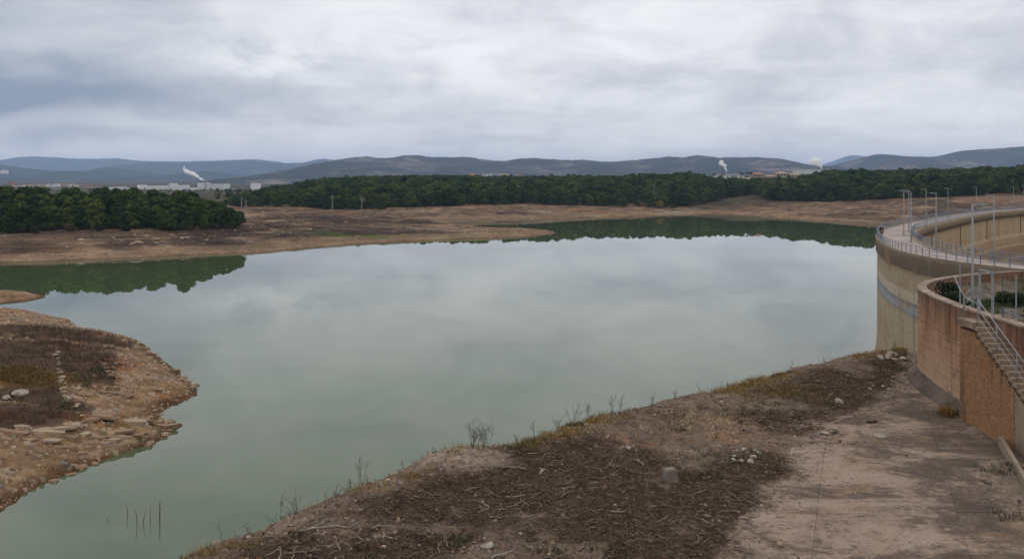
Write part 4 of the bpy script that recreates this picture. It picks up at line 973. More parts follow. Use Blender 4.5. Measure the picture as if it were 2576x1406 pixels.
# the works with the steam stack
r_, w, h, zb = building('factory_tower', 'tall white windowless factory block with steam rising behind it', 'factory', 496.5, 517, 460, 1400, 22, 'grey_white_wall')
MB().box((0, 0, 0), (1.0, .4, h)).build('drain_shaft', MATS['shutter'], r_, (w / 2 - .3, -11.2, h / 2))
MB().tube([(0, 0, 0), (0, 0, 7)], [1.3, 1.1], 10).build('chimney', MATS['pole_concrete'], r_, (w / 2 - 2, 2, h - .5))
building('factory_hall', 'long white factory hall adjoining the tall block', 'factory', 517.3, 566, 463, 1402, 26, 'grey_white_wall')
r_, *_ = building('factory_shed', 'low pale shed in front of the tall factory block', 'factory', 432, 496, 472.5, 1385, 16, 'white_wall')
building('factory_shed', 'small square white block at left end of the long white roofs', 'factory', 345, 361, 465.5, 1450, 14, 'white_wall')
for a, b, t, d, lab in ((361, 434, 472, 1430, 'low long white shed beside the small square block'), (370, 428, 467.5, 1480, 'long white roof raised behind the low sheds'), (430, 470, 466, 1500, 'white shed with dark trees in front, behind the works'), (425, 440, 461.5, 1520, 'small raised white roof above the long sheds'), (250, 345, 473.5, 1440, 'very long low white shed left of the works'), (262, 290, 471, 1470, 'flat white roof behind the very long low shed'), (292, 310, 470, 1490, 'short white rounded shed behind the very long low shed'), (130, 186, 474.6, 1500, 'long bright white shed below the town'), (566, 600, 476, 1395, 'low pinkish outbuilding beyond the long hall'), (630, 650, 461.5, 1350, 'white shed end showing beside dark trees near the forest edge')):
    building('factory_shed', lab, 'shed', a, b, t, d, 14, 'white_wall' if 'pink' not in lab else 'cream_wall', 'grey_roof' if d > 1445 else None, 0.0)
building('apartment_block', 'pink brick tower block at edge of the distant town', 'building', 17, 32, 456.5, 2000, 14, 'brick_red_wall', None, wins=3, wrow=4)
building('apartment_block', 'reddish brick block beside the long bright shed', 'building', 200, 222, 466, 1800, 20, 'brick_red_wall', None, wins=4, wrow=2)
building('apartment_block', 'long low reddish building between town and sheds', 'building', 186, 240, 471, 1780, 15, 'brick_red_wall')
building('hill_house', 'white house high on the blue hillside at the picture edge', 'house', 1, 16, 428, 4300, 20, 'white_wall', None, 5, False, 60)
for i in range(72):
    px = R.uniform(28, 200); d = R.uniform(1850, 2300); ytop = float(np.interp(px, [28, 100, 140, 190, 205], [464.5, 464, 460, 463, 466])) + R.uniform(0, 3.2)
    building('town_house', 'small pale house in the distant town under the blue hill', 'house', px, px + R.uniform(3.5, 8), ytop, d, 9, R.choice(('white_wall', 'cream_wall', 'grey_white_wall', 'cream_wall', 'brick_red_wall')), R.choice(('tan_roof', 'tan_roof', 'tile_roof', 'grey_roof')), R.choice((0, 1.2, 1.5)), False, 3.0, 0, 'houses of the distant town')
# villas
building('villa', 'flat-roofed pale villa alone in the forest', 'house', 823, 838, 468.5, 700, 8, 'white_wall', None, wins=2)
r_, w, h, zb = building('villa', 'large cream villa with stepped roof in the middle of the forest', 'house', 940, 962, 470, 690, 9, 'cream_wall', 'tan_roof', 1.0, wins=3)
MB().box((w / 2 + 1.2, -1, h * .5 + .6), (3.2, 6, h + 1.2)).build('wing', MATS['white_wall'], r_); MB().box((w / 2 + 1.2, -1, h + 1.3), (3.5, 6.3, .25)).build('roof', MATS['tan_roof'], r_)
r_, w, h, zb = building('villa', 'villa with red tiled hip roof and arcaded terrace beside the palms', 'house', 1895, 1926, 433, 790, 10, 'cream_wall', 'tile_roof', 2.0, True, None, 5)
building('villa', 'low villa with long tan roof in front of the red-roofed ones', 'house', 1928, 1955, 440, 780, 9, 'cream_wall', 'tan_roof', 1.4, True, None, 3)
r_, w, h, zb = building('villa', 'villa with orange pyramid roof and chimney', 'house', 1953, 1986, 431.5, 800, 10, 'cream_wall', 'tan_roof', 2.0, True, None, 4)
MB().box((w * .3, 0, h + 1.6), (.8, .8, 1.4)).build('chimney', MATS['tile_roof'], r_)
building('villa', 'small gabled villa at the edge of the right wood', 'house', 1989, 2010, 436, 800, 8, 'cream_wall', 'tan_roof', 1.6, False, None, 2)
building('villa', 'lower villa with pale sloping roof below the palms', 'house', 1868, 1893, 447, 760, 8, 'cream_wall', 'tan_roof', 1.6, False, None, 1)
building('villa', 'dark grey roofed white villa behind the palms', 'house', 1800, 1870, 437.5, 830, 9, 'white_wall', 'shutter', 1.8, True, None, 6)
building('villa', 'white garden house between palms and tall pines', 'house', 1763, 1782, 442, 800, 6, 'white_wall', None, 0, False, None, 2)
for i, (a, b, t, lab, wl_, rf, ri_) in enumerate(((1112, 1124, 444, 'orange cottage on the forest skyline, first from the town side', 'cream_wall', 'tile_roof', 1.5), (1176, 1205, 437.5, 'long orange-roofed house on the forest skyline', 'cream_wall', 'tile_roof', 1.6), (1215, 1236, 438, 'flat grey-white house on the forest skyline', 'white_wall', None, 0), (1255, 1285, 437.5, 'cream house with tan roof on the forest skyline', 'cream_wall', 'tan_roof', 1.3), (1297, 1310, 437, 'narrow red-roofed house on the forest skyline', 'cream_wall', 'tile_roof', 1.5), (1150, 1160, 442, 'small white house peeking over the forest skyline', 'white_wall', None, 0))):
    building('villa', lab, 'house', a, b, t, 930, 9, wl_, rf, ri_, True, None, 2)
building('warehouse', 'big white warehouse with flat roof behind the pines, steam rising from it', 'warehouse', 2011, 2088, 427.5, 1050, 25, 'grey_white_wall', None, 0, False, 10)

# utility poles
for px, yt, yb_, lab in ((608, 498, 514, 'thin plain utility pole beside the peninsula wood, leftmost of a pair'), (619, 504, 525, 'short utility pole with crossarm beside the peninsula wood'), (836, 492, 515, 'utility pole before the dark forest below the flat villa'), (1303, 466, 503, 'tall utility pole standing before the middle of the forest'), (1645, 464, 497, 'utility pole beside the yellow shrub'), (1816, 444, 471, 'utility pole rising in the forest below the villas'), (1277, 489, 500, 'tiny utility pole low in the forest front')):
    d = (CAMZ - 7.5) * F / (yb_ - HY) if yb_ > 490 else 720; d = min(d, float(np.interp(px, *FE)) + (6 if px < 1800 else 70)) if px > 640 else 505
    x = (px - CX) / F * d; zt_ = CAMZ - (yt - HY) / F * d; z0 = hs(x, d) - .3
    r_ = tag(empty('utility_pole', (x, d, z0)), lab, 'utility pole'); hh = zt_ - z0
    MB().tube([(0, 0, 0), (0, 0, hh)], [.28, .18], 6).build('pole', MATS['pole_concrete'], r_)
    if 'plain' not in lab: MB().box((0, 0, hh - .5), (2.2, .16, .16)).build('crossarm', MATS['pole_concrete'], r_)

# ------------------------------------------------------------------ rocks
def rock_mesh(seed, mat, flat=.6, sub=2, jag=.28):
    bm = bmesh.new(); bmesh.ops.create_icosphere(bm, subdivisions=sub, radius=.5); rg = np.random.default_rng(seed)
    pl_ = [(Vector(rg.normal(size=3)).normalized(), rg.uniform(.26, .44)) for _ in range(9)]
    for v in bm.verts:
        for n_, dd in pl_:
            k = v.co.dot(n_)
            if k > dd: v.co -= n_ * (k - dd)
        v.co += Vector(rg.normal(scale=.012, size=3)); v.co.z *= flat
    me = bpy.data.meshes.new('rock'); bm.to_mesh(me); bm.free(); me.materials.append(MATS[mat]); return me
RM = {k: [rock_mesh(i + 7 * j, k, f) for i in range(6) for f in (.45, .75)] for j, k in enumerate(('rock', 'rock_pale', 'rock_far'))}
def slab_mesh(seed, mat):
    rg = random.Random(seed); m = MB(); z = -.30
    n = rg.randrange(5, 7); base_ = [(.5 * rg.uniform(.75, 1.1) * math.cos(6.283 * k / n + .5 + rg.uniform(-.4, .4)), .42 * rg.uniform(.65, 1.2) * math.sin(6.283 * k / n + .5 + rg.uniform(-.3, .3))) for k in range(n)]
    for l in range(rg.randrange(2, 4)):
        t = rg.uniform(.10, .2); k = rg.uniform(.82, 1.05); ox, oy = rg.uniform(-.07, .07), rg.uniform(-.06, .06)
        m.poly([(x * k + ox, y * k + oy) for x, y in base_], z, z + t); z += t + .001
    return m.mesh('rock', MATS[mat])
SM = [slab_mesh(i, k) for i in range(7) for k in ('rock', 'rock_far')]
def rock(x, y, z, s, mat, label, group, sx=1.0, rz=None, fl=1.0, cat='rock'):
    o = obj('rock', R.choice(RM[mat]), None, (x, y, z), R.uniform(0, 6.28) if rz is None else rz, (s * sx, s, s * fl)); tag(o, label, cat, group); return o
# strata slabs of the ledge on the left bank
for px, py, w_, lab in ((40, 1090, 2.6, None), (110, 1085, 3.6, 'large flat pale slab on the ledge of the left bank'), (150, 1075, 2.8, None), (75, 1105, 2.2, None), (190, 1070, 2.6, None), (215, 1090, 1.8, None), (270, 1060, 2.6, None), (300, 1082, 2.4, None), (250, 1100, 2.4, 'tilted red-brown boulder at the water beside the ledge'), (285, 1105, 2.2, None), (330, 1062, 2.8, None), (365, 1060, 2.2, None), (400, 1068, 2.0, None), (425, 1072, 1.4, 'dark wet slab at the very point of the ledge'), (340, 1095, 1.6, None), (315, 1100, 1.5, None), (20, 1110, 1.6, None), (5, 1080, 1.8, None), (130, 1110, 2.0, None), (60, 1075, 1.5, None), (180, 1105, 1.7, None), (230, 1055, 1.6, None), (205, 1140, 1.2, None), (190, 1175, 1.2, None), (265, 1115, 1.3, None), (180, 1130, 1.0, None), (150, 1125, 1.0, None), (95, 1150, .9, None)):
    x, y2, h = march(px, py, h_left, 53, 150); h = max(h, 0)
    o = obj('rock', R.choice(SM), None, (x, y2, h + .06), 0, (w_ * R.uniform(.85, 1.25), w_ * R.uniform(.45, .7), R.uniform(.55, .95)))
    o.rotation_euler = (R.uniform(-.16, .10), R.uniform(-.12, .12), R.uniform(-.35, .5)); tag(o, lab or 'broken sandstone slab in the rock ledge of the left bank', 'rock', None if lab else 'sandstone slabs of the left ledge')
def lb_rock(px, py, s, lab, grp, mat='rock_far', rz=None):
    x, y, h = march(px, py, h_left, 53, 150)
    if h > -.05: rock(x, y, h + s * .1, s, mat, lab, grp, R.uniform(.9, 1.4), rz)
for i in range(46):
    t = i / 45; px = np.interp(t, [0, .55, 1], [262, 300, 335]) + R.uniform(-10, 10); py = np.interp(t, [0, .55, 1], [915, 972, 1000]) + R.uniform(-4, 4)
    lb_rock(px, py, R.uniform(.35, .8), 'rounded stone in the line of stones crossing the left bank', 'line of stones on the left bank', 'rock')
for i in range(34):
    t = i / 33; lb_rock(200 + 130 * t + R.uniform(-4, 4), 992 + R.uniform(-6, 6), R.uniform(.3, .75), 'brown stone in the row of stones above the bare earth of the left bank', 'row of stones on the left bank', 'rock')
for i in range(20):
    t = i / 19; lb_rock(np.interp(t, [0, .4, 1], [146, 152, 168]) + R.uniform(-9, 9), 890 + 118 * t + R.uniform(-4, 4), R.uniform(.3, .75), 'pale stone in the broken wall through the dark scrub', 'stones of the broken wall', 'rock_far')
for i in range(60):
    lb_rock(R.uniform(190, 440), R.uniform(870, 1050), R.uniform(.22, .55), 'loose stone lying on the bare earth of the left bank', 'loose stones on the left bank', R.choice(('rock', 'rock_far')))
for i in range(30):
    k = R.randrange(1, 17); a = LB[k]; b = LB[k + 1]; t = R.random(); p_ = a + (b - a) * t + rng.normal(scale=.4, size=2)
    rock(p_[0], p_[1], max(hl(*p_), -.05) + .03, R.uniform(.3, .9), 'rock', 'dark stone at the waterline of the left bank', 'waterline stones of the left bank', R.uniform(1, 1.5))
lb_rock(48, 995, 1.5, 'single pale boulder among scrub on the left bank', None, 'rock_pale'); lb_rock(18, 1005, .8, 'small pale stone beside the single boulder in scrub', None, 'rock_pale')
for px, py, s in ((345, 611, 2.4), (356, 612, 1.8), (335, 614, 1.6), (458, 601, 2.0), (470, 600, 2.2), (400, 604, 1.5), (205, 605, 2.0), (283, 600, 1.4), (520, 606, 1.4), (395, 613, 1.5), (780, 578, 1.5), (870, 560, 1.6), (900, 598, 1.4)):
    x, y, h = march(px, py, h_shore, 200, 520)
    rock(x, y, h + .15, s, 'rock_far', 'pale boulder on the brown shore below the peninsula wood', 'pale boulders on the brown shore', R.uniform(1, 1.6), None, .7)
# pebbles, one scatter per bank
def scatter_stones(name, pts_, smin, smax, colf, label, rg):
    n = len(pts_); base = np.array([(-1, -1, -.6), (1, -1, -.7), (1, 1, -.6), (-1, 1, -.7), (-.6, -.7, .7), (.7, -.6, .6), (.6, .7, .75), (-.7, .6, .6)]) * .5
    fq = np.array([(4, 5, 6, 7), (0, 1, 5, 4), (1, 2, 6, 5), (2, 3, 7, 6), (3, 0, 4, 7)])
    s = smin * (smax / smin) ** (rg.random(n) ** 2.2); a = rg.uniform(0, 6.28, n); ca, sa = np.cos(a), np.sin(a)
    B = base[None] * (s[:, None, None] * rg.uniform(.6, 1.3, (n, 1, 3))) * (1 + rg.normal(scale=.12, size=(n, 8, 3)))
    Xb = B[..., 0] * ca[:, None] - B[..., 1] * sa[:, None]; Yb = B[..., 0] * sa[:, None] + B[..., 1] * ca[:, None]
    V = np.stack([Xb + pts_[:, None, 0], Yb + pts_[:, None, 1], B[..., 2] + pts_[:, None, 2] + s[:, None] * .12], 2).reshape(-1, 3)
    Fq = (fq[None] + (np.arange(n) * 8)[:, None, None]).reshape(-1, 4)
    tag(obj(name, raw(name, V, Fq, MATS['pebble_col'], False, np.repeat(colf(n), 8, 0))), label, 'stones', None, 'stuff')
def stonecol(base, var, rg): return lambda n: np.array(base)[None] * (1 + rg.normal(scale=var, size=(n, 1))) + rg.normal(scale=.015, size=(n, 3))
rg = np.random.default_rng(77)
q = np.stack([rg.uniform(-75, -27, 60000), rg.uniform(54, 136, 60000)], 1); hq, sq, lq = h_left(q[:, 0], q[:, 1], True)
dn = .25 + .75 * sst(fbm(q[:, 0] * .2, q[:, 1] * .2, 3, 99), -.1, .4) + lq; ok = (hq > .03) & (scrub_mask(q[:, 0], q[:, 1]) < .4) & (rg.random(len(q)) < dn * .75) & (sq < 16)
q = q[ok][:17000]; scatter_stones('rubble', np.c_[q, hq[ok][:17000]], .07, .42, stonecol((.37, .285, .215), .25, rg), 'loose stone rubble strewn over the left bank', rg)
q = np.stack([rg.uniform(-13, 25, 110000), rg.uniform(24, 58, 110000)], 1); hq, sq, s2, b2 = h_near(q[:, 0], q[:, 1], True); lit, grs, n1, n2 = near_masks(q[:, 0], q[:, 1], sq, s2)
gm = np.exp(-((q[:, 0] + 2.4) / 2.0) ** 2 - ((q[:, 1] - 34) / 1.1) ** 2) * .9 + np.exp(-((q[:, 0] - 10) / 4.5) ** 2 - ((q[:, 1] - 40) / 2) ** 2) * .5 + np.exp(-((q[:, 0] + 6) / 3) ** 2 - ((q[:, 1] - 27.5) / 2.5) ** 2) * .5 + b2 * .5
ok = (sq > -1.2) & (rg.random(len(q)) < .03 + .3 * gm + .30 * (1 - lit) * sst(n2, -.2, .3)) & ((s2 < -.2) | (b2 > .2) | (rg.random(len(q)) < .06))
hq = np.where(s2 > .3, np.maximum(hq, ZB), hq); scatter_stones('gravel', np.c_[q[ok], hq[ok]], .035, .15, stonecol((.31, .235, .18), .34, rg), 'loose gravel and small stones over the near bank', rg)

q = np.stack([rg.uniform(-210, 260, 90000), rg.uniform(205, 600, 90000)], 1); hq, sq = h_shore(q[:, 0], q[:, 1], True); pxq = CX + q[:, 0] / q[:, 1] * F; fr_ = np.interp(pxq, [0, 612, 640], [270, 300, 520]); fr_ = np.where(pxq > 640, np.interp(pxq, *FE), fr_)
vis_ = (hq > .15) & (pxq > -30) & (pxq < 2600) & (q[:, 1] < fr_ + 6); nn = fbm(q[:, 0] * .05, q[:, 1] * .05, 4, 61, .6); n9 = fbm(q[:, 0] * .12, q[:, 1] * .12, 3, 64)
ok = vis_ & (rg.random(len(q)) < .10 + .35 * sst(n9, .15, .5)) & (rg.random(len(q)) < .3); scatter_stones('shore_stones', np.c_[q[ok], hq[ok]], .12, .75, stonecol((.38, .28, .19), .28, rg), 'stones strewn over the brown far shore', rg)
SHW = np.c_[q, hq][vis_ & (hq > .7) & (rg.random(len(q)) < .10 + .6 * sst(-n9 + .6 * nn, .0, .4))]
# single stones on the near bank and apron
def nb(px, py, zz=ZB):
    return march(px, py, lambda a, b: np.where((hq_ := h_near(a, b)) > ZB - .2, np.maximum(hq_, ZB), hq_), 22, 60)
for px, py, s, lab in ((2213, 1098, .52, 'rounded pale stone lying alone on the concrete apron'), (2112, 1012, .5, 'pale block of stone among brush near the wall'), (2565, 1265, .55, 'pale boulder in grass at the picture edge beside the apron'), (2075, 1092, .36, 'pale stone at the edge of the apron below the brush'), (1225, 1375, .42, 'broken pale stone low on the near bank'), (1580, 1130, .26, 'small pale stone in the brush litter'), (2250, 905, .5, 'grey block on the bank crest near the dam'), (2385, 905, .5, 'pale boulder beside the dam foot')):
    if px > 2310: continue
    x, y, h = nb(px, py); rock(x, y, h + .04, s, 'rock_pale', lab, None, 1.2)
for i in range(14):
    px, py = R.uniform(1840, 1935), R.uniform(1130, 1165); x, y, h = nb(px, py); rock(x, y, h + .03, R.uniform(.15, .34), 'rock_pale', 'grey-white stone in the small heap between brush and red earth', 'small heap of grey-white stones')
for i in range(12):
    px, py = R.uniform(2170, 2310), R.uniform(950, 985); x, y, h = nb(px, py); rock(x, y, h + .03, R.uniform(.14, .3), 'rock_pale', 'pale stone scattered near the wall foot end of the bank', 'pale stones near the wall foot')
for i in range(10):
    px, py = R.uniform(2215, 2290), R.uniform(893, 915); x, y, h = nb(px, py); rock(x, y, h + .08, R.uniform(.3, .6), 'rock_pale', 'pale stone in the rubble on the bank crest by the dam', 'rubble on the bank crest')
for i in range(24):
    x, y = R.uniform(22.9, 25.5), R.uniform(46, 52); rock(x, y, hy(x, y) + .08, R.uniform(.2, .55), 'rock_pale', 'pale broken stone heaped inside the fenced yard', 'stones heaped in the yard')
x, y, h = nb(1685, 1210); m = MB().box((0, 0, .22), (.54, .48, .54), 0, .72); m.box((.02, 0, .503), (.32, .27, .03)); o = m.build('concrete_block', MATS['concrete_block'], None, (x, y, h - .05)); o.rotation_euler = (.04, -.05, .3)
tag(o, 'tapered grey concrete block standing in the brush litter', 'block')

# ------------------------------------------------------------------ brush litter, branches, grass
def twigs(name, pts_, lo, hi, rlo, rhi, cols, label, rg, lift=.35, cat='brush'):
    n = len(pts_); L = lo * (hi / lo) ** rg.random(n); a = rg.uniform(0, 6.283, n); el = np.abs(rg.normal(scale=lift, size=n))
    d = np.stack([np.cos(a) * np.cos(el), np.sin(a) * np.cos(el), np.sin(el)], 1); s = np.stack([-np.sin(a), np.cos(a), 0 * a], 1); up = np.cross(d, s) * -1
    rd = rlo * (rhi / rlo) ** rg.random(n); bend = rg.normal(scale=.16, size=n) * L
    c0 = pts_ + np.array([0, 0, .01]); c1 = c0 + d * (L * .5)[:, None] + s * bend[:, None]; c2 = c0 + d * L[:, None]
    V = np.zeros((n, 9, 3))
    for j, (c, k) in enumerate(((c0, 1.0), (c1, .9), (c2, .45))):
        for i in range(3):
            w = 2.094 * i + .5; V[:, j * 3 + i] = c + (s * math.cos(w) + up * math.sin(w)) * (rd * k)[:, None]
    fq = np.array([(j * 3 + i, j * 3 + (i + 1) % 3, j * 3 + 3 + (i + 1) % 3, j * 3 + 3 + i) for j in range(2) for i in range(3)])
    Fq = (fq[None] + (np.arange(n) * 9)[:, None, None]).reshape(-1, 4)
    cc = np.array(cols)[rg.integers(0, len(cols), n)] * (1 + rg.normal(scale=.2, size=(n, 1)))
    tag(obj(name, raw(name, V.reshape(-1, 3), Fq, MATS['litter'], False, np.repeat(cc, 9, 0))), label, cat, None, 'stuff')
rg = np.random.default_rng(99); M = 190000
q = np.stack([rg.uniform(-13, 26, M), rg.uniform(24, 58, M)], 1); hq, sq, s2, b2 = h_near(q[:, 0], q[:, 1], True); lit, grs, n1, n2 = near_masks(q[:, 0], q[:, 1], sq, s2)
ok = (sq > -.6) & (rg.random(M) < np.clip(lit * .9 + .12 * (s2 < 0), 0, 1)); q1 = np.c_[q[ok], hq[ok]][:62000]
twigs('brushwood_litter', q1, .10, .38, .0055, .0115, [(.105, .064, .048), (.135, .09, .068), (.085, .052, .042), (.18, .125, .09), (.22, .165, .115), (.34, .28, .22), (.10, .062, .045), (.085, .055, .042), (.26, .20, .14)], 'dense brown litter of chopped twigs and bark over the near bank', rg)
ok = (sq > .2) & (rg.random(M) < lit * .03); q2 = np.c_[q[ok], hq[ok] + .02]
twigs('bleached_sticks', q2, .2, .55, .008, .016, [(.34, .28, .215), (.40, .345, .285), (.25, .19, .14)], 'pale bleached sticks lying in the brown litter', rg, .22)
ok = (s2 > .0) & (s2 < 2.2) & (rg.random(M) < .10 * np.exp(-s2 / .6)); q3 = np.c_[q[ok], np.maximum(hq[ok], ZB)]
twigs('apron_twigs', q3, .10, .45, .006, .012, [(.09, .06, .045), (.13, .095, .07)], 'stray twigs along the soil edge of the concrete apron', rg, .15)
# grass
def blades(name, pts_, lo, hi, w, cols, label, rg, per=9, spread=.12):
    n = len(pts_) * per; p = np.repeat(pts_, per, 0) + np.c_[rg.normal(scale=spread, size=(n, 2)), np.zeros(n)]
    a = rg.uniform(0, 6.283, n); L = rg.uniform(lo, hi, n); t = rg.uniform(.1, .75, n); d = np.stack([np.cos(a) * np.sin(t), np.sin(a) * np.sin(t), np.cos(t)], 1)
    s = np.stack([-np.sin(a), np.cos(a), 0 * a], 1) * w; mid = p + d * (L * .55)[:, None]; tip = p + d * L[:, None] * np.array([1.25, 1.25, .85])
    V = np.stack([p - s, p + s, mid + s * .8, mid - s * .8, tip], 1).reshape(-1, 3); o_ = (np.arange(n) * 5)[:, None]
    f4 = (o_ + np.array([[0, 1, 2, 3]])).tolist(); f3 = (o_ + np.array([[3, 2, 4]])).tolist()
    cc = np.array(cols)[rg.integers(0, len(cols), n)] * (1 + rg.normal(scale=.15, size=(n, 1))) * np.repeat(rg.uniform(.55, 1.45, (len(pts_), 1)), per, 0)
    tag(obj(name, raw(name, V, f4 + f3, MATS['grass_blades'], False, np.repeat(cc, 5, 0))), label, 'grass', None, 'stuff')
ok = (rg.random(M) < grs * .11) & (sq > -.7); q4 = np.c_[q[ok], hq[ok]]
blades('dry_grass', q4[:3200], .10, .34, .007, [(.30, .20, .075), (.36, .26, .11), (.22, .14, .06), (.17, .12, .05)], 'dry golden grass along the crest of the near bank', rg)
gp = []
for px, py, n_, r2 in ((1310, 1130, 26, .35), (1350, 1115, 14, .3), (1440, 1070, 22, .4), (1570, 1040, 10, .3), (1150, 1360, 16, .35), (1530, 1385, 18, .4), (1800, 1160, 34, .9), (1780, 1200, 20, .5), (1930, 1020, 26, .8), (2050, 985, 12, .3), (1880, 1045, 18, .6), (2100, 1020, 18, .5), (920, 1395, 12, .3), (765, 1350, 10, .25), (1700, 1080, 8, .25), (1910, 1140, 14, .3), (2540, 1185, 26, .5), (2560, 1300, 26, .5), (1380, 1390, 8, .3), (2235, 930, 16, .5), (2390, 1060, 0, .2)):
    x, y, h = nb(px, py)
    for _ in range(n_): gp.append((x + R.gauss(0, r2), y + R.gauss(0, r2 * .7)))
gp = np.array(gp); gp = np.c_[gp, np.maximum(h_near(gp[:, 0], gp[:, 1]), ZB - .03)]
blades('green_weeds', gp, .08, .26, .010, [(.05, .075, .028), (.065, .085, .035), (.04, .06, .025), (.09, .10, .05)], 'low green weeds in patches on the near bank', rg, 10, .10)
yp = np.stack([rg.uniform(23, 34, 2600), rg.uniform(40, 58.5, 2600)], 1); dd = sd_poly(yp[:, 0], yp[:, 1], WP, False); gm2 = sst(fbm(yp[:, 0] * .35, yp[:, 1] * .35, 3, 96), .0, .25) * (dd > .7); ok = rg.random(2600) < gm2 * .8
yp = yp[ok]; blades('yard_weeds', np.array([(x, y, hy(x, y)) for x, y in yp]), .1, .4, .014, [(.04, .065, .022), (.055, .08, .03), (.08, .085, .04)], 'green weeds growing in the fenced yard', rg, 9, .2)
for px, d, s, lab in ((2383, 51.5, 1.35, 'dark green bush against the inside of the curved wall'), (2395, 50.2, 1.0, 'lower green bush beside the stone heap in the yard'), (2520, 51.0, 1.0, 'green bush behind the gate in the yard'), (2560, 50.0, 1.1, 'olive bush deep in the yard at the picture edge')):
    x = (px - CX) / F * d; shrub(x, d, 12.95, s, 'bush_leaves', lab, None, 1.2)
x, y, h = nb(2392, 1062); 
blades('dry_tuft', np.array([(20.6 + R.gauss(0, .16), 41.9 + R.gauss(0, .2), ZB + .02) for _ in range(30)]), .25, .6, .012, [(.30, .19, .08), (.24, .15, .07)], 'tuft of tan dry grass at the foot of the curved wall', rg, 8, .1)
blades('shore_weeds', SHW, .2, .7, .05, [(.085, .06, .045), (.11, .075, .052), (.14, .10, .065), (.06, .045, .036), (.10, .09, .045)], 'dead brown weeds dotted over the far shore', rg, 5, .7)
# dark scrub on the left bank
q = np.stack([rg.uniform(-95, -36, 60000), rg.uniform(60, 138, 60000)], 1); hq = h_left(q[:, 0], q[:, 1]); sm = scrub_mask(q[:, 0], q[:, 1]); ok = (hq > .6) & (rg.random(len(q)) < sm * (.10 + .16 * sst(fbm(q[:, 0] * .4, q[:, 1] * .4, 3, 48), -.3, .5)))
qs = np.c_[q[ok], hq[ok]]
blades('dry_scrub', qs, .15, .62, .016, [(.075, .052, .042), (.095, .066, .050), (.06, .045, .038), (.13, .092, .066), (.17, .125, .08)], 'dark brown dead scrub covering top of the left bank', rg, 9, .28)
gq = np.array([G(50 + R.gauss(0, 34), 940 + R.gauss(0, 7), 2.8) for _ in range(420)]); blades('ochre_grass', np.c_[gq, h_left(gq[:, 0], gq[:, 1])], .2, .5, .02, [(.20, .135, .06), (.17, .12, .06), (.23, .16, .07)], 'patch of ochre grass amid dark scrub on the left bank', rg, 8, .3)
gq = np.array([G(R.gauss(*c[0]), R.gauss(*c[1]), 2.2) for c in (((165, 8), (1010, 12)), ((250, 12), (925, 10)), ((215, 14), (955, 8))) for _ in range(40)]); blades('grey_green_weeds', np.c_[gq, h_left(gq[:, 0], gq[:, 1])], .2, .5, .018, [(.09, .10, .05), (.11, .115, .06)], 'grey-green weeds beside the broken stone wall', rg, 7, .2)

# weed stalks and bare shrubs standing on the crest
def weed(h, seed, n_st, lean, side):
    rr_ = random.Random(seed); m = MB()
    for s_ in range(n_st):
        a = rr_.uniform(0, 6.28); k = rr_.uniform(.0, lean); hh = h * rr_.uniform(.55, 1.0); b = Vector((rr_.uniform(-.06, .06), rr_.uniform(-.06, .06), -.06)); pp = [b]
        cur = rr_.uniform(-.5, .9) * lean
        for t in (.25, .5, .75, 1.0): pp.append(b + Vector((math.cos(a) * hh * (k * t + cur * t * t), math.sin(a) * hh * (k * t + cur * t * t), hh * t * (1 - .25 * abs(cur) * t))))
        m.tube(pp, [.008, .007, .006, .005, .0035], 4)
        for _ in range(side):
            t = rr_.uniform(.35, .95); i = min(3, int(t * 4)); p0 = pp[i].lerp(pp[i + 1], t * 4 - i); a2 = rr_.uniform(0, 6.28); l = hh * rr_.uniform(.10, .25)
            m.tube([p0, p0 + Vector((math.cos(a2) * l * .6, math.sin(a2) * l * .6, l * .5)), p0 + Vector((math.cos(a2) * l, math.sin(a2) * l, l * 1.1))], [.006, .005, .004], 3)
    return m
def crest(px, py):
    d = np.arange(24, 60, .1); x = (px - CX) / F * d; h = h_near(x, d); k = int(np.argmin((CAMZ - h) / d)); return float(x[k]), float(d[k]), float(h[k])
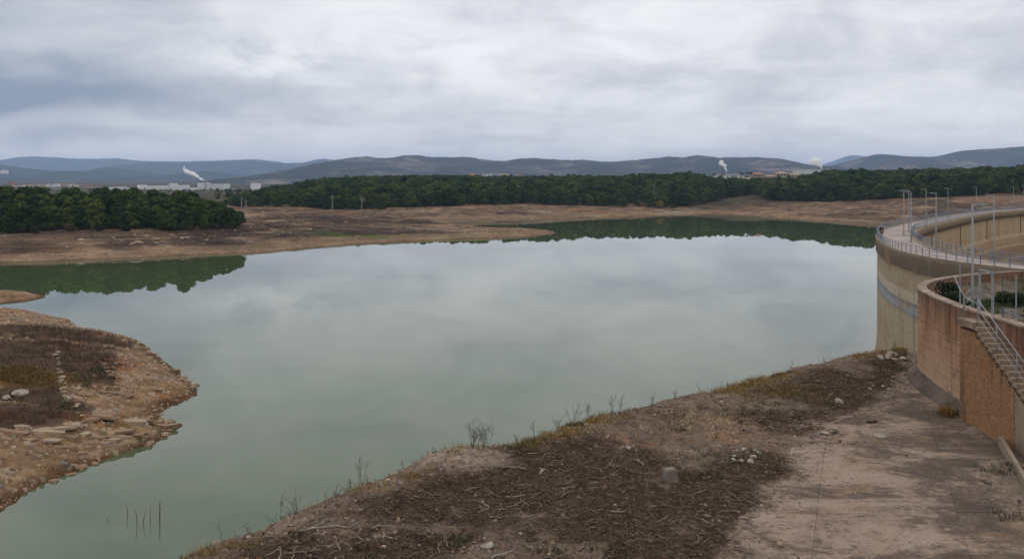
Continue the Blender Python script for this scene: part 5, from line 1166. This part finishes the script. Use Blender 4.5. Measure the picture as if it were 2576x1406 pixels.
for i, (px, hpx, n_st, lean, side, lab) in enumerate(((560, 70, 1, .1, 5, 'single thin dry weed stalk at lowest end of the bank crest'), (625, 40, 4, .4, 2, 'short tuft of dry stalks near the lowest end of the bank crest'), (705, 92, 2, .15, 6, 'tall thin stalk rising beside arched dead canes'), (745, 80, 8, 1.0, 3, 'bunch of arching dead canes on the bank crest'), (690, 45, 7, 1.1, 2, 'low sprawling dead canes next to the tall thin stalk'), (815, 52, 1, .1, 5, 'short leaning weed stalk left of the branched one'), (845, 55, 4, .45, 4, 'branched bare weed on the bank crest'), (880, 62, 3, .15, 7, 'weed stalk with brown seed heads'), (905, 112, 3, .12, 9, 'tallest dry weed stalk on the bank crest'), (918, 70, 3, .35, 5, 'weed stalks beside the tallest one'), (1010, 48, 2, .5, 6, 'pale thin branched weed above the golden grass'), (1095, 30, 3, .25, 4, 'small dry weed before the gravel mound'), (1190, 85, 12, .75, 6, 'wide bare grey shrub on the crest above the gravel mound'), (1222, 92, 12, .6, 6, 'taller bare grey shrub beside the wide one'), (1300, 50, 4, .3, 4, 'dry stalks between bare shrubs and green weeds'), (1345, 62, 3, .15, 5, 'thin stalk rising from golden grass'), (1400, 60, 6, .3, 5, 'cluster of upright dry stalks, first right of the golden grass'), (1440, 78, 7, .5, 4, 'leaning dry stalks with a dark curved one'), (1478, 62, 5, .2, 5, 'upright dark stalks beside green weeds'), (1540, 95, 5, .5, 4, 'tall arched reed stalks on mid crest'), (1562, 55, 4, .2, 4, 'short stalks right of the arched reeds'), (1640, 58, 4, .3, 5, 'dry stalks with a curved tip on the upper crest'), (1700, 34, 5, .4, 4, 'low dark twiggy weed on the upper crest'), (1760, 34, 3, .2, 3, 'small thin stalks on the upper crest'), (1830, 28, 5, .6, 4, 'low twiggy tangle on the upper crest'), (1990, 34, 6, .7, 4, 'dark twiggy branch sticking out over the water'), (2075, 26, 4, .4, 4, 'small dry weeds near top of the bank crest'), (2215, 22, 6, .5, 4, 'thin dry weeds before the dam wall'), (2250, 34, 6, .45, 4, 'taller dry weeds before the dam wall'))):
    x, y, z = crest(px, 0); o = weed(hpx * .84 / F * y, 50 + i, max(1, int(n_st * .8)), lean, side).build('dry_weed', MATS['stalk'], None, (x, y, z - .02)); tag(o, lab, 'weed')
# dead reeds standing in the water
for i, (px, py, hpx, lab) in enumerate(((402, 1312, 52, 'thick dead reed standing in the water, tallest of the few'), (345, 1322, 42, 'curved dead reed in the water left of the thick one'), (360, 1318, 34, 'slim dead reed in the water next to the curved one'), (378, 1316, 36, 'slim dead reed in the water beside the thick one'), (322, 1300, 34, 'thin pale reed at the left of the reed group'), (268, 1310, 12, 'tiny reed tip poking from the water apart from the group'))):
    x, y = G(px, py, 0); m = MB(); hh = hpx / F * y; b = R.uniform(-.12, .12)
    m.tube([(0, 0, -.5), (b * .3, 0, hh * .4), (b, 0, hh * .75), (b * 1.7, .05, hh)], [.040 if i == 0 else .02, .032 if i == 0 else .018, .025 if i == 0 else .014, .008], 5)
    if i in (0, 1): m.tube([(b * .6, 0, hh * .55), (b + .12, 0, hh * .72)], [.014, .006], 4)
    tag(m.build('dead_reed', MATS['stalk'], None, (x, y, 0)), lab, 'reed')
# larger fallen branches
def branch(px, py, L, ang_, rd, mat, lab, grp=None, forks=2):
    x, y, h = nb(px, py); rr_ = random.Random(int(px * 7 + py)); m = MB(); d = Vector((math.cos(ang_), math.sin(ang_), 0)); n_ = Vector((-d.y, d.x, 0)); pp = []
    for t in np.linspace(-.5, .5, 6): pp.append(d * L * t + n_ * rr_.uniform(-.05, .05) * L + Vector((0, 0, rd + rr_.uniform(0, .05))))
    hh_ = np.maximum(h_near(np.array([x + p_.x for p_ in pp]), np.array([y + p_.y for p_ in pp])), ZB - .3) - h; pp = [Vector((p_.x, p_.y, p_.z + float(k_))) for p_, k_ in zip(pp, hh_)]
    m.tube(pp, [rd, rd * .95, rd * .85, rd * .7, rd * .55, rd * .3], 6)
    for f_ in range(forks):
        i = rr_.randrange(1, 5); s_ = rr_.choice((-1, 1)); m.tube([pp[i], pp[i] + d * .2 * L + n_ * s_ * .12 * L + Vector((0, 0, .04)), pp[i] + d * .34 * L + n_ * s_ * .26 * L + Vector((0, 0, .05))], [rd * .6, rd * .45, rd * .2], 5)
    tag(m.build('fallen_branch', MATS[mat], None, (x, y, h)), lab, 'branch', grp)
branch(1970, 942, 1.7, .5, .05, 'trunk', 'dark fallen branch on the crest pointing out over the water')
branch(1290, 1182, 1.1, .1, .06, 'dry_wood', 'thick split log lying at the edge of the gravel mound')
branch(1362, 1192, .55, 1.3, .05, 'bleached', 'short pale upright-lying stick beside the split log')
branch(1612, 1165, .5, 1.9, .03, 'bleached', 'white forked stick behind the concrete block')
branch(2195, 1062, .55, .3, .06, 'trunk', 'dark twisted root lying on the upper apron', None, 3)
branch(2100, 1090, .35, .8, .06, 'trunk', 'dark clump of root at the edge of the apron', None, 4)
branch(2150, 1160, .6, .9, .02, 'trunk', 'thin straight twig lying across the apron')
branch(2478, 1215, .5, 2.2, .025, 'trunk', 'forked twig near the kerb wall on the apron', None, 3)
branch(1555, 1290, .5, .2, .03, 'bleached', 'curved pale stick in the middle of the litter', None, 1)
branch(830, 1330, 1.9, .42, .03, 'bleached', 'long grey branch lying along the low crest', None, 1)
branch(690, 1352, 1.5, .1, .02, 'dry_wood', 'thin bare branch sticking out from the low crest', None, 3)
for i in range(46):
    px = R.uniform(700, 2050); t = (px - 490) / 1800; ylo = 1406 - t * 520; py = R.uniform(max(ylo + 45, 1010), 1400)
    x, y, h = nb(px, py); 
    if float(h_near(np.array([x]), np.array([y]), True)[2][0]) > -.6: continue
    branch(px, py, R.uniform(.35, .9), R.uniform(0, 3.1), R.uniform(.014, .03), R.choice(('bleached', 'dry_wood', 'dry_wood')), 'weathered fallen branch lying in the brush litter', 'fallen branches in the litter', R.randrange(3))

# ------------------------------------------------------------------ steam
def plume(name, label, pts_, d, mat):
    bm = bmesh.new(); rr_ = random.Random(len(label)); pts_ = np.array(pts_, float)
    for (px, py, rp) in pts_:
        for _ in range(4):
            c = Vector(((px - CX) / F * d, d, CAMZ - (py - HY) / F * d)); rad = rp / F * d * rr_.uniform(.55, .95); c += Vector((rr_.uniform(-1, 1), rr_.uniform(-1, 1), rr_.uniform(-1, 1))) * rad * .6
            bmesh.ops.create_icosphere(bm, subdivisions=2, radius=rad, matrix=Matrix.Translation(c))
    me = bpy.data.meshes.new(name); bm.to_mesh(me); bm.free(); me.materials.append(mat); o = obj(name, me)
    rm = o.modifiers.new('merge', 'REMESH'); rm.mode = 'VOXEL'; rm.voxel_size = 1.2 / F * d
    tag(o, label, 'steam', None, 'stuff'); return o
def steam_mat(dens):
    m = bpy.data.materials.new('steam'); m.use_nodes = True; nt = m.node_tree; nt.nodes.clear()
    v = nd(nt, 'ShaderNodeVolumePrincipled'); v.inputs['Color'].default_value = (1, 1, 1, 1); v.inputs['Density'].default_value = dens
    out = nd(nt, 'ShaderNodeOutputMaterial'); lk(nt, v.outputs[0], out.inputs['Volume']); return m
plume('steam', 'white steam drifting up and sideways from the tall factory block', [(516, 456, 1.6), (512, 453.5, 2.4), (508, 451.5, 3), (503, 448.5, 3.6), (498, 446, 4), (493, 443, 4.4), (488, 439.5, 5), (482, 436, 5.5), (475, 434, 5.5), (469, 432, 5), (464, 429, 3.5), (462, 424, 3), (464, 420, 2)], 1410, steam_mat(.6))
plume('steam', 'white steam column rising straight behind the villas and palms', [(1828, 440, 1.6), (1828, 434, 2.2), (1827, 428, 3), (1825, 423, 3.8), (1822, 418, 4.6), (1818, 413, 5), (1814, 409, 4.5), (1818, 406, 3.5), (1811, 414, 3)], 1450, steam_mat(.5))
plume('steam', 'wide pale steam cloud over the white warehouse', [(2068, 425, 2), (2066, 420, 3), (2062, 415, 5), (2056, 410, 7), (2050, 406, 8), (2062, 403, 6), (2040, 408, 5), (2048, 400, 5), (2033, 410, 3), (2066, 410, 4)], 1150, steam_mat(.4))

# ------------------------------------------------------------------ the person on the walkway
def skin_mesh(name, joints, edges, mat, parent, sub=2):
    me = bpy.data.meshes.new(name); me.from_pydata([j[0] for j in joints], edges, []); me.materials.append(MATS[mat]); o = obj(name, me, parent)
    md = o.modifiers.new('skin', 'SKIN'); md.use_smooth_shade = True
    for i, j in enumerate(joints): me.skin_vertices[0].data[i].radius = (j[1], j[1] if len(j) < 3 else j[2])
    me.skin_vertices[0].data[0].use_root = True
    o.modifiers.new('sub', 'SUBSURF').levels = sub; o.modifiers['sub'].render_levels = sub
    return o
y = 92.5; x = (2218 - CX) / F * y; s_ = 1.52 / 1.75
pr = tag(empty('person', (x, y, ZD + .004), math.radians(200)), 'person in black jacket with orange strip and jeans walking along the dam', 'person'); pr.scale = (s_,) * 3
J = [((0, 0, .95), .12), ((0, .01, 1.10), .115), ((0, .015, 1.28), .13), ((0, .01, 1.42), .10), ((0, .02, 1.50), .055), ((0, .03, 1.58), .075), ((0, .035, 1.66), .088), ((0, .02, 1.73), .06)]
E = [(0, 1), (1, 2), (2, 3), (3, 4), (4, 5), (5, 6), (6, 7)]
def add(p, r_, to): J.append((p, r_)); E.append((to, len(J) - 1)); return len(J) - 1
for sg in (-1, 1):
    a = add((.17 * sg, .0, 1.40), .055, 3); a = add((.23 * sg, -.02, 1.15), .045, a); a = add((.22 * sg, .10 + .06 * sg, .93), .035, a); a = add((.21 * sg, .14 + .06 * sg, .85), .034, a)
    for k, (fx, fl_) in enumerate(((-.03, .085), (-.01, .095), (.012, .09), (.03, .07))): add((.21 * sg + fx, .15 + .06 * sg, .85 - fl_), .0085, a)
    add((.17 * sg, .18 + .06 * sg, .82), .010, a)
    l = add((.10 * sg, .0, .88), .095, 0); l = add((.105 * sg, .12 * sg, .50), .065, l); l = add((.11 * sg, .14 * sg - .10, .10), .045, l); add((.115 * sg, .14 * sg + .05, .04), .042, l)
skin_mesh('body', J, E, 'skin', pr)
JJ = [((0, 0, .93), .165, .125), ((0, .01, 1.12), .165, .125), ((0, .015, 1.30), .18, .135), ((0, .01, 1.43), .13, .11), ((0, .015, 1.48), .075)]; JE = [(0, 1), (1, 2), (2, 3), (3, 4)]
for sg in (-1, 1):
    b = len(JJ); JJ += [((.19 * sg, 0, 1.41), .075), ((.24 * sg, -.02, 1.15), .066), ((.225 * sg, .10 + .06 * sg, .92), .05)]; JE += [(3, b), (b, b + 1), (b + 1, b + 2)]
skin_mesh('jacket', JJ, JE, 'jacket', pr)
TJ = [((0, 0, .95), .15, .12)]; TE = []
for sg in (-1, 1):
    b = len(TJ); TJ += [((.10 * sg, 0, .86), .112), ((.106 * sg, .12 * sg, .50), .082), ((.111 * sg, .14 * sg - .10, .11), .062)]; TE += [(0, b), (b, b + 1), (b + 1, b + 2)]
skin_mesh('trousers', TJ, TE, 'jeans', pr)
for sg in (-1, 1): skin_mesh('shoe', [((.112 * sg, .14 * sg - .11, .055), .058), ((.115 * sg, .14 * sg + .08, .045), .048)], [(0, 1)], 'shoe', pr, 2)
skin_mesh('hair', [((0, -.005, 1.66), .098), ((0, 0, 1.735), .082)], [(0, 1)], 'hair', pr)
t_ = MB()
n_ = 24; ring = [(.178 * math.cos(2 * math.pi * k / n_), .145 * math.sin(2 * math.pi * k / n_) + .012) for k in range(n_)]
t_.poly(ring, 1.13, 1.20); t_.build('reflective_strip', MATS['orange_strip'], pr)

# ------------------------------------------------------------------ air
def haze():
    m = bpy.data.materials.new('haze'); m.use_nodes = True; nt = m.node_tree; nt.nodes.clear()
    v = nd(nt, 'ShaderNodeVolumePrincipled'); v.inputs['Color'].default_value = (.52, .69, 1.0, 1); v.inputs['Density'].default_value = 6.8e-5; v.inputs['Anisotropy'].default_value = .1
    out = nd(nt, 'ShaderNodeOutputMaterial'); lk(nt, v.outputs[0], out.inputs['Volume'])
    o = MB().box((0, 7000, 205), (30000, 22000, 436)).build('haze', m); tag(o, 'thin blue air haze over the valley', 'haze', None, 'stuff')
haze()

# one drawing unit is K metres
for o in list(C.objects):
    if o.parent is None and o.type in {'MESH', 'EMPTY'}:
        o.location = o.location * K; o.scale = o.scale * K
